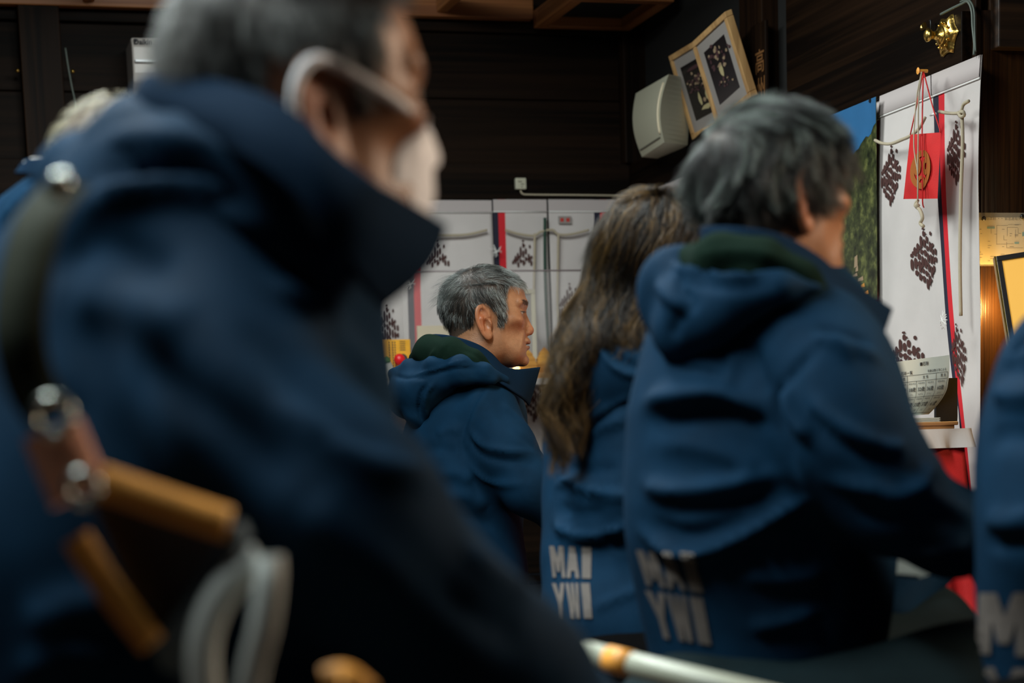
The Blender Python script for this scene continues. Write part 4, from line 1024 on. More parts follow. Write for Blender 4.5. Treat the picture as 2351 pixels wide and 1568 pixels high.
# ---------------------------------------------------------------- room shell
def struct(o): o['kind'] = 'structure'; return o
YE = RW(2240, 300).y                      # the right wall ends here and the room widens
ZC = QY(1330, 68, YB-0.06).z                   # underside of the ceiling lattice
def bx(name, lo, hi, m, kind=True, bevel=0.003, parent=None):
    b = MB(); b.box(lo, hi); o = b.obj(name, m, parent, bevel=bevel)
    return struct(o) if kind else o
def build_room():
    zs = EYE
    bx('floor', (-3.2, -1.0, -0.05), (5.0, 7.0, 0.0), M['floor'])
    bx('ceiling', (-3.2, -1.0, 2.62), (5.0, 7.0, 2.66), M['void'])
    znb = BW(1200, 462).z; znt = BW(1200, 378).z
    b = MB(); h = 0.0; z = 0.0; edges = [0, 0.5, 1.0, znb]                                   # boards below and above the beam
    z = znt; ed = [znt]
    while z < 2.62: z += 0.205; ed.append(min(z, 2.62))
    for z0, z1 in zip(edges[:-1], edges[1:]): b.box((-3.2, YB, z0+0.002), (XR+0.08, YB+0.04, z1-0.002))
    for i, (z0, z1) in enumerate(zip(ed[:-1], ed[1:])): b.box((-3.2, YB+0.012*(i % 2), z0+0.002), (XR+0.08, YB+0.05, z1-0.002))
    struct(b.obj('wall_back', M['wall_x'], bevel=0.003))
    bx('trim_1', (-3.2, YB-0.035, znb), (XR-0.035, YB, znt), M['wall_x'])                    # lintel beam, back wall
    zr0 = RW(2100, 128-0.41*(2100-2240)).z; zr1 = zr0+0.125
    globals()['ZL'] = znb; globals()['ZT'] = znt
    bx('trim_2', (XR-0.035, YE, znb), (XR, YB-0.001, znt), M['wall_y'])                      # lintel beam, right wall
    bx('trim_3', (XR-0.055, YB-0.055, znt), (XR+0.05, YB-0.001, 2.62), M['wall_z'])          # corner post
    # posts on the far left of the back wall
    for i, (p0, p1) in enumerate(((-60, -20), (56, 150))):
        a = BW(p0, 300).x; c = BW(p1, 300).x
        bx('trim_%d' % (4+i), (a, YB-0.05, 0), (c, YB, 2.62), M['wall_z'])
    b = MB(); b.box((XR, YE, 0), (XR+0.05, YB+0.03, znb-0.002)); 
    z = znt+0.002; i = 0
    yp = RW(1805, 150).y
    b.box((XR+0.02, yp, znt), (XR+0.05, YB+0.03, 2.62), 1)
    z0 = znt
    for k in range(3):
        b.box((XR+0.0-0.008*(k % 2), YE, z0+0.002), (XR+0.05, yp, min(z0+0.26, 2.62)), 0); z0 += 0.26
    struct(b.obj('wall_right', [M['wall_y'], M['void']], bevel=0.003))
    ya = RW(1720, 100).y; yb_ = RW(1772, 100).y
    bx('trim_6', (XR-0.03, yb_, znt), (XR+0.03, ya, 2.62), M['wall_z'])
    # alcove front: warm upright boards past the end of the right wall
    b = MB(); x = XR+0.0; k = 0
    while x < XR+1.6: b.box((x+0.001, YE-0.014+0.004*(k % 2), 0), (x+0.199, YE+0.06, znt+0.0)); x += 0.2; k += 1
    struct(b.obj('wall_alcove', M['post'], bevel=0.002))
    bx('trim_7', (XR+0.03, YE-0.05, QY(2300, 108, YE-0.05).z), (XR+1.6, YE+0.06, 2.62), wood('reddish_beam', (0.012, 0.006, 0.003), (0.05, 0.022, 0.009), 0, 8))
    bx('trim_8', (XR-0.012, YE-0.022, 0), (XR+0.003, YE-0.001, 2.62), M['wall_z'])
    # ceiling lattice
    b = MB(); m = 0.040; H_ = 0.055
    A = P(1228, 66, 7.0); y1 = YB-0.10; 
    def xy(px, py, z):
        r = ray(px, py); t = (z-EYE)/r.z; return r*t+Vector((0, 0, EYE))
    a0 = xy(1229, 66, ZC); a1 = xy(1452, 70, ZC); a2 = xy(1300, 6, ZC); a3 = xy(1537, 9, ZC)
    yb1 = max(a0.y, a1.y); xl = (a0.x+a2.x)/2; xr = (a1.x+a3.x)/2; yf = (a2.y+a3.y)/2
    for (lo, hi, mi) in (((xl, yb1-m, ZC), (xr, yb1, ZC+H_), 0), ((xl, yf-m, ZC), (xr, yf, ZC+H_), 0), ((xl, yf, ZC), (xl+m, yb1-m, ZC+H_), 1), ((xr-m, yf, ZC), (xr, yb1-m, ZC+H_), 1)):
        b.box(lo, hi, mi)
    b.box((xl+m, yf, ZC+0.03), (xr-m, yb1-m, ZC+0.04), 2)
    struct(b.obj('trim_9', [M['ceil_wood'], M['ceil_wood_y'], M['void']], bevel=0.003))
    z2 = QY(1226, 50, YB-0.02).z
    c0 = xy(1226, 50, z2)
    b = MB(); b.box((-3.2, c0.y-m, z2), (xl, c0.y, z2+0.06), 0)
    for k, px_ in enumerate((1030, 620, 200)):
        p = xy(px_, 24, z2); b.box((p.x-0.018, c0.y-1.4, z2+0.012), (p.x+0.018, c0.y-m, z2+0.055), 1)
    struct(b.obj('trim_10', [M['ceil_wood'], M['ceil_wood_y']], bevel=0.003))
build_room()
# ---------------------------------------------------------------- curtains
def motif(rs_seed=5, half=False):
    """upright brush strokes packed in a diamond: list of (x, y0, y1, r), unit height 1.0, width 0.42"""
    rs = np.random.RandomState(rs_seed); out = []
    cols = 9
    for i in range(cols):
        x = (i-(cols-1)/2)*0.048; hh = 0.5*(1-abs(x)/0.25)+0.02
        y = -hh+rs.uniform(0, 0.07)
        while y < hh:
            L = rs.uniform(0.08, 0.20); e = min(y+L, hh+0.02)
            if e-y > 0.03: out.append((x+rs.uniform(-0.004, 0.004), y, e, 0.0200))
            if i+1 < cols and rs.rand() < 0.75: out.append((x+0.024, y+L*0.3, y+L*0.62, 0.018))
            y += L+rs.uniform(0.016, 0.045)
    return out
def cloth_sheet(name, W_, Hh, place, mats, parent, stripes=(), motifs=(), mot=(0.13, 0.30), nu=90, nv=90, hem=0.0, cut_top=None):
    """place(u, v) -> world point for cloth coordinates in metres (v down). stripes: (u0, u1, slot)"""
    b = MB(); us = sorted(set([W_*i/nu for i in range(nu+1)]+[s for st in stripes for s in st[:2]]))
    vs = [Hh*j/nv for j in range(nv+1)]
    V = [place(u, v, 0.0) for u in us for v in vs]; F = []; MI = []
    for i in range(len(us)-1):
        uc = (us[i]+us[i+1])/2; mi = 0
        for st in stripes:
            if st[0]-1e-6 <= uc <= st[1]+1e-6: mi = st[2]
        for j in range(nv):
            F.append((i*(nv+1)+j, i*(nv+1)+j+1, (i+1)*(nv+1)+j+1, (i+1)*(nv+1)+j)); MI.append(mi)
    b.v = [Vector(v) for v in V]; b.f = F; b.m = MI
    o = b.obj(name, mats, parent, True)
    sd = o.modifiers.new('thickness', 'SOLIDIFY'); sd.thickness = 0.0012
    if motifs:
        for (cu_, cv_, half) in motifs:
            m = MB()
            for (x, y0, y1, r) in motif():
                if half and y0 < 0: continue
                n = 6; X = cu_+x*mot[0]/0.42; Y0 = cv_-y1*mot[1]; Y1 = cv_-y0*mot[1]; rr = r*mot[0]/0.42; vv = []
                for k in range(n+1):
                    v = Y0+(Y1-Y0)*k/n; w = rr*(1-0.6*(abs(2*k/n-1)**4)); vv += [place(X-w, v, 0.003), place(X+w, v, 0.003)]
                m.add(vv, [(2*k, 2*k+1, 2*k+3, 2*k+2) for k in range(n)])
            m.obj('motif', M['motif'], o, False)
    return o
CM = [M['white_cloth'], M['navy_stripe'], M['red_stripe']]
def wave(u, v, a=0.006, f=14, top=0.06):
    k = min(1, max(0, (v-top)/0.25)); return a*k*(math.sin(u*f+v*1.2)+0.5*math.sin(u*f*2.3+1+v*2.0))+0.003*math.sin(v*9+u*5)*k
def back_curtains():
    y0 = YB-0.045
    def seg(px0, px1, label, stripes, motifs, yy=y0, seed=0):
        a = QY(px0, 462, yy); c = QY(px1, 462, yy); Wd = c.x-a.x; Hh = a.z-0.80
        s = empty('curtain', (a.x, yy, a.z), label, 'curtain', None)
        f = lambda px: QY(px, 462, yy).x-a.x
        cloth_sheet('cloth', Wd, Hh, lambda u, v, o: Vector((a.x+u, yy-0.014+wave(u+seed, v)-o, a.z+0.004-v)), CM, s,
                    [(f(x0), f(x1), k) for x0, x1, k in stripes], [(QY(mx, my, yy).x-a.x, a.z-QY(mx, my, yy).z, hf) for mx, my, hf in motifs], (0.078, 0.172), nu=70)
        h = MB(); zz = a.z-0.035                                           # top hem seam
        h.tube([(a.x, yy-0.017, zz), (c.x, yy-0.017, zz)], 0.0022, 6); h.obj('hem_seam', M['white_thread'], s, True)
        m = MB(); m.box((a.x+0.001, yy-0.0185, zz+0.002), (c.x-0.001, yy-0.0155, a.z+0.003)); m.obj('top_hem', M['hem'], s, bevel=0.001)
        return s
    seg(560, 1126, 'wide white curtain left of the navy and red stripe on the back wall', [(925, 940, 1), (940, 956, 2)], [(1002, 622, True), (886, 770, False), (700, 620, True)])
    seg(1128, 1252, 'narrow white curtain panel on the back wall with navy red edge and brown motif', [(1128, 1140, 1), (1140, 1156, 2)], [(1200, 622, True), (1222, 915, False)], seed=1.3)
    s = seg(1256, 1462, 'white curtain panel with small red seal label, nearest the corner on the back wall', [(1360, 1374, 1), (1374, 1389, 2)], [(1305, 720, False), (1425, 622, True)], seed=2.6)
    p = QY(1292, 507, y0); m = MB(); m.box((p.x-0.022, y0-0.024, p.z-0.012), (p.x+0.022, y0-0.0215, p.z+0.012), 0)
    for k in (-0.010, 0.010): m.box((p.x+k-0.0055, y0-0.0250, p.z-0.006), (p.x+k+0.0055, y0-0.024, p.z+0.006), 1)
    m.obj('seal_label', [M['matboard'], M['ink_red']], s)
    # cords with their hanging tails
    c = MB(); z = lambda px, py: QY(px, py, y0-0.034)
    c.tube(catmull([z(760, 520), z(860, 545), z(960, 538), z(1030, 540), z(1075, 538), z(1118, 528)], 40), 0.0042, 6)
    t = c.obj('tied_cord', M['cord'], None, True); tag(t, 'cream cord sagging across the back curtain left of the stripe', 'cord')
    c = MB(); c.tube(catmull([z(1160, 528), z(1190, 537), z(1225, 541), z(1242, 532), z(1268, 528), z(1282, 538), z(1310, 538), z(1352, 528)], 50), 0.0042, 6)
    t = c.obj('tied_cord', M['cord'], None, True); tag(t, 'cream cord tied across the slit in the back curtain', 'cord')
    for px0, e in ((1228, 690), (1282, 700)):
        c = MB(); c.tube(catmull([z(px0, 536), z(px0-1, 600), z(px0-2, 700), z(px0+2, 780 if px0 < 1250 else 745)], 20), 0.0042, 6)
        c.obj('cord_tail', M['cord'], t, True)
    c = MB(); c.tube(catmull([z(1251, 500), z(1251, 600), z(1254, 700), z(1259, 790), z(1262, 830)], 20), 0.005, 6)
    t = c.obj('green_ribbon', mat('dark_green_ribbon', (0.01, 0.05, 0.03), 0.7), None, True); tag(t, 'thin dark green ribbon hanging in the slit of the back curtain', 'ribbon')
    for px0, py0 in ((1137, 577), (938, 650)):
        c = MB()
        for k in range(7):
            a = k*0.9; p = z(px0+4*math.sin(a*2), py0); c.tube(catmull([p+Vector((0.02*math.cos(a), -0.006, 0.02*math.sin(a))), p+Vector((0.003, -0.01, 0)), p+Vector((0.016*math.cos(a+2.4), -0.006, 0.02*math.sin(a+2.4)))], 8), 0.0009, 4)
        t = c.obj('thread_knot', M['white_thread'], None, True)
        tag(t, 'white thread knot on the curtain stripe ' + ('above the profile man' if px0 > 1000 else 'near the amber card'), 'thread')
back_curtains()
def right_curtains():
    def top_y(px): return 128-0.428*(px-2240)
    xo = XR-0.052
    def Q(px, py): r = ray(px, py); return r*(xo/r.x)+Vector((0, 0, EYE))
    def seg(px0, px1, label, stripes, motifs, fold=0.012, seed=0, curl=0.0, bottom=0.55, dx=0.0, shl=0.0, shr=0.0):
        a = Q(px0, top_y(px0)); c = Q(px1, top_y(px1)); Wd = a.y-c.y; zt = ZL+0.004
        s = empty('curtain', (xo, a.y, zt), label, 'curtain', None)
        def place(u, v, o):
            k = min(1, max(0, (v-0.06)/0.5)); e = (u/Wd); u = u+Wd*v*(shl*(1-e)+shr*e)
            x = xo+dx+0.020-0.014*math.sin(min(v, 0.3)*5)-o+fold*k*(math.sin(u*17+seed)+0.5*math.sin(u*31+v*1.5))-curl*k*max(0, e-0.8)*0.3
            return Vector((x, a.y-u, zt-v))
        f = lambda px: a.y-Q(px, top_y(px)).y
        cloth_sheet('cloth', Wd, zt-bottom, place, CM, s, [(f(x0), f(x1), k) for x0, x1, k in stripes],
                    [((a.y-Q(mx, my).y-Wd*(zt-Q(mx, my).z)*shl)/(1+(zt-Q(mx, my).z)*(shr-shl)), zt-Q(mx, my).z, False) for mx, my in motifs], (0.094, 0.142), nu=80)
        h = MB(); h.tube([place(u*Wd/30, 0.05, 0.002) for u in range(31)], 0.0022, 6); h.obj('hem_seam', M['white_thread'], s, True)
        m = MB(); k = 40
        for i in range(k+1): m.v += [place(Wd*i/k, v, o_) for v, o_ in ((0, 0.004), (0.046, 0.0045), (0.048, 0.0015), (0, 0.001))]
        for i in range(k):
            for j in range(4): m.f.append((4*i+j, 4*i+(j+1) % 4, 4*i+4+(j+1) % 4, 4*i+4+j)); m.m.append(0)
        m.obj('top_hem', M['hem'], s, True)
        return s, place, a, Wd
    seg(1502, 1700, 'white curtain on the right wall just past the corner, red stripe at its edge', [(1520, 1527, 1), (1527, 1536, 2)], [], seed=1)
    seg(1702, 2003, 'white red-edged curtain on the right wall mostly hidden behind the tree poster', [(1975, 1989, 1), (1989, 2002, 2)], [], 0.006, seed=2, dx=0.012)
    seg(2006, 2122, 'white curtain panel behind the red pouch, three brown motifs down it', [], [(2041, 408), (2116, 598), (2080, 835)], 0.008, seed=3, shr=0.75)
    seg(2124, 2236, 'white curtain at the open end of the right wall, navy red stripe on its left', [(2124, 2136, 1), (2136, 2150, 2)], [(2190, 356), (2198, 820)], 0.009, seed=4, curl=0.05, shl=0.80)
    e = MB(); r = random.Random(3)
    def Z(px, py, o=0.03): rr = ray(px, py); return rr*((xo-o)/rr.x)+Vector((0, 0, EYE))
    c = MB(); c.tube(catmull([Z(2009, 322), Z(2025, 329), Z(2046, 330), Z(2070, 321), Z(2090, 312), Z(2110, 295), Z(2124, 270)], 30), 0.0040, 6)
    t = c.obj('tied_cord', M['cord'], None, True); tag(t, 'cream cord sagging behind the red pouch on the right curtain', 'cord')
    c = MB(); c.tube(catmull([Z(2156, 256), Z(2180, 260), Z(2204, 258), Z(2212, 240), Z(2224, 232)], 24), 0.0040, 6)
    c.tube(catmull([Z(2208, 256), Z(2210, 330), Z(2206, 450), Z(2204, 600), Z(2206, 725)], 30), 0.0040, 6)
    c.tube(catmull([Z(2200, 262, .032), Z(2210, 256, .036), Z(2214, 264, .032), Z(2206, 268, .036), Z(2200, 258, .034)], 12), 0.004, 6)
    t = c.obj('tied_cord', M['cord'], None, True); tag(t, 'cream cord knotted and hanging straight down beside the open end of the right wall', 'cord')
    c = MB(); c.tube([Z(2136, 264, .034), Z(2148, 261, .034)], 0.003, 6); t = c.obj('thread_stitch', M['white_thread'], None, True); tag(t, 'short white stitch on the stripe beside the red pouch', 'thread')
    c = MB()
    for k in range(8): a = k*0.8; p = Z(2172, 735, .04); c.tube(catmull([p+Vector((-0.006, 0.018*math.cos(a), 0.018*math.sin(a))), p+Vector((-0.01, 0, 0)), p+Vector((-0.006, 0.016*math.cos(a+2), 0.022*math.sin(a+2)))], 8), 0.0008, 4)
    t = c.obj('thread_knot', M['white_thread'], None, True); tag(t, 'white thread knot low on the right curtain stripe', 'thread')
    # poster of trees and sky
    po = XR-0.058
    def PZ(px, py, o=0): rr = ray(px, py); return rr*((po-o)/rr.x)+Vector((0, 0, EYE))
    a = PZ(1800, 222+0.4*205); c2 = PZ(2012, 222); zt = c2.z; zb = PZ(2004, 690).z; ya, yb_ = a.y, c2.y
    m, t_, b_ = new_mat('printed_tree_photo'); b_.inputs['Roughness'].default_value = 0.35
    tc = t_.nodes.new('ShaderNodeTexCoord'); n = t_.nodes.new('ShaderNodeTexNoise'); n.inputs['Scale'].default_value = 26; n.inputs['Detail'].default_value = 9; n.inputs['Roughness'].default_value = 0.7
    t_.links.new(tc.outputs['Object'], n.inputs['Vector']); rp = t_.nodes.new('ShaderNodeValToRGB'); t_.links.new(n.outputs[0], rp.inputs[0])
    cr_ = rp.color_ramp; cr_.elements[0].position = 0.38; cr_.elements[0].color = (0.008, 0.012, 0.005, 1); cr_.elements[1].position = 0.66; cr_.elements[1].color = (0.16, 0.17, 0.05, 1); e_ = cr_.elements.new(0.52); e_.color = (0.045, 0.055, 0.018, 1)
    t_.links.new(rp.outputs[0], b_.inputs['Base Color'])
    sky = mat('printed_sky', (0.035, 0.16, 0.36), 0.35, var=0.25, vscale=6)
    b = MB(); b.box((po-0.001, yb_, zb), (po, ya, zt), 0); 
    rg = random.Random(2); sk = [Vector((po-0.0016, ya, zt)), Vector((po-0.0016, yb_, zt))]; hz = PZ(2004, 290).z
    n_ = 40; sk += [Vector((po-0.0016, yb_+(ya-yb_)*i/n_, hz-0.22*i/n_+rg.uniform(-0.006, 0.006))) for i in range(n_+1)]
    b.add(sk, [tuple(range(len(sk)))], 1)
    for (px_, py_, w_, h_, mi) in ((1962, 590, 8, 22, 2), (1970, 640, 14, 6, 2), (1976, 655, 10, 5, 3), (1958, 632, 12, 4, 2), (1983, 672, 12, 5, 3), (1965, 615, 6, 8, 2)):
        p = PZ(px_, py_, 0.002); b.add([p, p+Vector((0, -w_*0.002, 0.004)), p+Vector((0, -w_*0.0022, -h_*0.0011)), p+Vector((0, 0.003, -h_*0.0012))], [(0, 1, 2, 3)], mi)
    o = b.obj('poster', [m, sky, M['photo_b'], M['leather2']]); tag(o, 'tall printed poster of blue sky above green trees on the right wall', 'poster')
    p = PZ(1997, 231, 0.003); b = MB(); b.lathe(p, [(0.005, -0.001), (0.005, 0.002)], 12, 0, Matrix.Rotation(math.pi/2, 3, 'Y')); b.obj('pushpin', M['plastic_dk'], o)
    m_ = Z(1985, 650)
right_curtains()
# red pouch, ropes
def pouch():
    xo = XR-0.12
    def Z(px, py, o=0.0): rr = ray(px, py); return rr*((xo-o)/rr.x)+Vector((0, 0, EYE))
    s = empty('hanging_pouch', Z(2125, 165), 'flat red cloth pouch with gold circle, hanging on red cords', 'pouch')
    tl, tr, br, bl = Z(2090, 309), Z(2160, 304, .0), Z(2154, 456), Z(2074, 457)
    b = MB(); n = 16; f = lambda u, v, o: (tl.lerp(tr, u)).lerp(bl.lerp(br, u), v)+Vector((-o-0.004*math.sin(u*9)*v, 0, 0))
    for sgn in (0.006, -0.006):
        k0 = len(b.v)
        for i in range(n+1):
            for j in range(n+1):
                u, v = i/n, j/n; b.v.append(f(u, v, sgn*min(1, 4*min(u, 1-u, v+0.1, 1-v))))
        for i in range(n):
            for j in range(n): b.f.append((k0+i*(n+1)+j, k0+(i+1)*(n+1)+j, k0+(i+1)*(n+1)+j+1, k0+i*(n+1)+j+1)); b.m.append(0)
    b.obj('pouch_cloth', M['red_cloth'], s, True)
    g = MB()                                              # ring of gold with three petals
    for (cx, cy, rx, ry, w) in ((0.55, 0.55, 0.34, 0.30, 0.11), (0.42, 0.50, 0.11, 0.14, 0.07), (0.68, 0.50, 0.11, 0.14, 0.07), (0.55, 0.74, 0.13, 0.10, 0.07)):
        vs = []; 
        for k in range(29):
            a = 2*math.pi*k/28; 
            for r in (1, 1-w/rx): vs.append(f(cx+rx*r*math.cos(a)*0.9, cy+ry*r*math.sin(a), 0.0085))
        g.add(vs, [(2*k, 2*k+1, 2*k+3, 2*k+2) for k in range(28)])
    g.obj('gold_crest', M['gold_print'], s)
    pin = Z(2120, 163, -.03)
    for pts in ((pin, Z(2105, 240), tl), (pin, Z(2118, 240), Z(2117, 312, .012)), (pin, Z(2140, 240), tr), (Z(2117, 312, .012), Z(2118, 380, .018), Z(2118, 460, .012), Z(2121, 476, .0))):
        c = MB(); c.tube(catmull(pts, 14), 0.0016, 6); c.obj('pouch_cord', M['red_cloth'], s, True)
    c = MB()
    for dx in (0, 5):
        c.tube(catmull([Z(2116, 165, .01), Z(2104+dx, 230, .01), Z(2098+dx*2, 330, .02), Z(2107, 400, .022), Z(2107, 460, .01)], 40), 0.0017, 6)
    tw = []
    c.tube(catmull([Z(2107, 460, .01), Z(2102, 472, .01), Z(2112, 482, .01), Z(2118, 500, .01), Z(2113, 512, .01), Z(2120, 520, .01)], 24), 0.0042, 7)
    c.lathe(Z(2105, 472, .012), [(0.001, -0.008), (0.008, 0), (0.001, 0.008)], 10)
    o = c.obj('straw_rope', M['cord'], None, True); tag(o, 'twisted straw coloured rope looped over the red pouch', 'rope')
    c = MB(); c.lathe(pin+Vector((0.01, 0, 0)), [(0.004, 0), (0.004, 0.02), (0.008, 0.024), (0.001, 0.026)], 10, 0, Matrix.Rotation(-math.pi/2, 3, 'Y')); o = c.obj('nail', M['leather2']); tag(o, 'small reddish nail the red pouch hangs from', 'nail')
pouch()
# brass nail cover, cables
def beam_fittings():
    xo = XR-0.035
    def Z(px, py, o=0.0): rr = ray(px, py); return rr*((xo-o)/rr.x)+Vector((0, 0, EYE))
    c = Z(2178, 82); s = empty('brass_nail_cover', c, 'hexagonal gilded brass nail cover on the dark beam', 'ornament')
    R90 = Matrix.Rotation(-math.pi/2, 3, 'Y'); b = MB(); n = 36; ring = []
    def rad(a): q = (a*6/(2*math.pi)) % 1; return 0.049*(1-0.24*math.sin(math.pi*q)**0.8)
    prof = [(1.0, 0.001), (0.97, 0.007), (0.80, 0.012), (0.50, 0.014), (0.45, 0.020), (0.36, 0.020)]
    for k, (f, h) in enumerate(prof):
        for i in range(n):
            a = 2*math.pi*i/n; r = rad(a)*f if k < 3 else 0.049*f; b.v.append(c+Vector((-h, r*math.cos(a), r*math.sin(a))))
    for k in range(len(prof)-1):
        for i in range(n): b.f.append((k*n+i, k*n+(i+1) % n, (k+1)*n+(i+1) % n, (k+1)*n+i)); b.m.append(0)
    b.f.append(tuple((len(prof)-1)*n+i for i in range(n))); b.m.append(0); b.f.append(tuple(range(n))); b.m.append(0)
    b.obj('plate', M['brass'], s, True)
    b = MB(); b.lathe(c+Vector((-0.018, 0, 0)), [(0.022, 0), (0.020, 0.006), (0.010, 0.010), (0.009, 0.026), (0.014, 0.030), (0.015, 0.036), (0.009, 0.041), (0.001, 0.042)], 20, 0, R90); b.obj('knob', M['brass'], s, True)
    b = MB()
    for i in range(12):
        a = 2*math.pi*i/12; p = c+Vector((-0.016, 0.028*math.cos(a), 0.028*math.sin(a))); b.lathe(p, [(0.0035, 0), (0.0025, 0.003), (0.0005, 0.004)], 8, 0, R90)
    b.obj('rivets', M['brass'], s, True)
    c = Z(2122, 63); b = MB(); b.lathe(c+Vector((0.004, 0, 0)), [(0.012, 0), (0.011, 0.006), (0.006, 0.012), (0.001, 0.014)], 3, 0, R90); o = b.obj('brass_hook', M['brass']); tag(o, 'small triangular brass fitting left of the hexagonal nail cover', 'fitting')
    b = MB(); b.tube([Z(2134, 48, .012), Z(2137, 46, .012), Z(2137, 68, .012), Z(2132, 70, .012)], 0.002, 6); o = b.obj('wire_hook', M['plastic_dk'], None, True); tag(o, 'thin black hook between the two brass fittings on the beam', 'hook')
    b = MB(); b.tube(catmull([Z(2160, 33, .006), Z(2185, 20, .006), Z(2208, 9, .008), Z(2222, 4, .010), Z(2231, 25, .012), Z(2233, 60, .012), Z(2237, 100, .012), Z(2236, 126, .012)], 40), 0.0032, 6)
    b.tube(catmull([Z(2205, 4, .006), Z(2224, 0, .010), Z(2236, 22, .016), Z(2238, 70, .016), Z(2240, 118, .016)], 40), 0.0022, 6)
    o = b.obj('power_cable', M['cable'], None, True); tag(o, 'grey green cables bent around the beam end beside the brass nail cover', 'cable')
    # thermostat and cord, back wall
    y = YB-0.035; p = QY(1193, 423, y); s = empty('wall_outlet', p, 'small cream outlet box on the back beam', 'outlet')
    b = MB(); b.box((p.x-0.018, y-0.018, p.z-0.018), (p.x+0.018, y, p.z+0.018)); b.obj('housing', M['cream'], s, bevel=0.003)
    b = MB()
    for dx, dz, w in ((-0.004, 0.006, 0.006), (0.004, -0.002, 0.005), (0.002, -0.010, 0.002)): b.box((p.x+dx-w, y-0.0195, p.z+dz-0.0012), (p.x+dx+w, y-0.0175, p.z+dz+0.0012))
    b.obj('slots', M['cream_dk'], s)
    yq = y-0.008; b = MB(); b.tube(catmull([QY(1195, 437, yq), QY(1200, 445, yq), QY(1220, 447, yq), QY(1330, 448, yq), QY(1400, 449, yq), QY(1461, 451, yq)], 40), 0.0032, 6)
    b.tube([QY(1461, 451, yq), QY(1463, 420, yq), QY(1463, 384, yq)], 0.0028, 6)
    o = b.obj('outlet_cord', M['cord'], None, True); tag(o, 'thin pale cord running from the outlet box to the corner', 'cable')
    for k, (px_, py_) in enumerate(((40, 162), (167, 164))):
        p = QY(px_, py_, YB-0.05); b = MB(); b.lathe(p, [(0.007, 0), (0.006, 0.006), (0.001, 0.009)], 12, 0, Matrix.Rotation(math.pi/2, 3, 'X')); o = b.obj('brass_stud', M['brass'], None, True)
        tag(o, ('leftmost of two tiny brass studs on the dark back wall', 'tiny brass stud on the dark wall, nearer the air conditioner')[k], 'stud')
    b = MB(); yw = YB-0.055; b.tube(catmull([QY(150, 110, yw), QY(156, 150, yw), QY(165, 200, yw), QY(173, 240, yw), QY(175, 300, yw), QY(172, 330, yw)], 24), 0.003, 6); o = b.obj('wall_cable', M['cable'], None, True); tag(o, 'dark grey cable hanging down the back wall left of the air conditioner', 'cable')
beam_fittings()
# air conditioner
def aircon():
    y = YB; a = QY(301, 84, y-0.17); c = QY(306, 214, y-0.17); z1 = a.z; z0 = c.z; x0 = a.x; x1 = x0+0.80
    s = empty('air_conditioner', (x0+0.4, y, z0), 'white wall air conditioner half hidden behind the masked man', 'air conditioner')
    b = MB(); pr = [(0, z0+0.012), (0.12, z0), (0.165, z0+0.035), (0.17, z0+0.06), (0.172, z1-0.03), (0.16, z1), (0, z1)]
    k = len(pr)
    for x in (x0, x1): b.v += [Vector((x, y-d, z)) for d, z in pr]
    b.f = [tuple(range(k))[::-1], tuple(range(k, 2*k))]+[(i, (i+1) % k, k+(i+1) % k, k+i) for i in range(k)]; b.m = [0]*len(b.f)
    b.obj('casing', M['ac'], s, bevel=0.006)
    zz = QY(306, 141, y-0.17).z
    b = MB(); b.box((x0+0.006, y-0.186, zz-0.004), (x1-0.006, y-0.170, zz+0.004)); b.obj('front_ledge', mat('bright_edge', (0.85, 0.88, 0.9), 0.25), s, bevel=0.002)
    b = MB(); b.box((x0+0.035, y-0.168, z0+0.008), (x1-0.035, y-0.12, z0+0.024)); b.obj('air_outlet', M['plastic_dk'], s)
    b = MB(); p = QY(313, 96, y-0.1745); b.add([p+Vector((-0.008, 0, 0.006)), p+Vector((0.004, 0, 0.006)), p+Vector((-0.006, 0, -0.006))], [(0, 1, 2)])
    put_text(b, 'Daikin', p+Vector((0.020, 0, 0)), Vector((1, 0, 0)), Vector((0, 0, 1)), 0.022, 0, 0.02); b.obj('logo', M['ink'], s)
aircon()
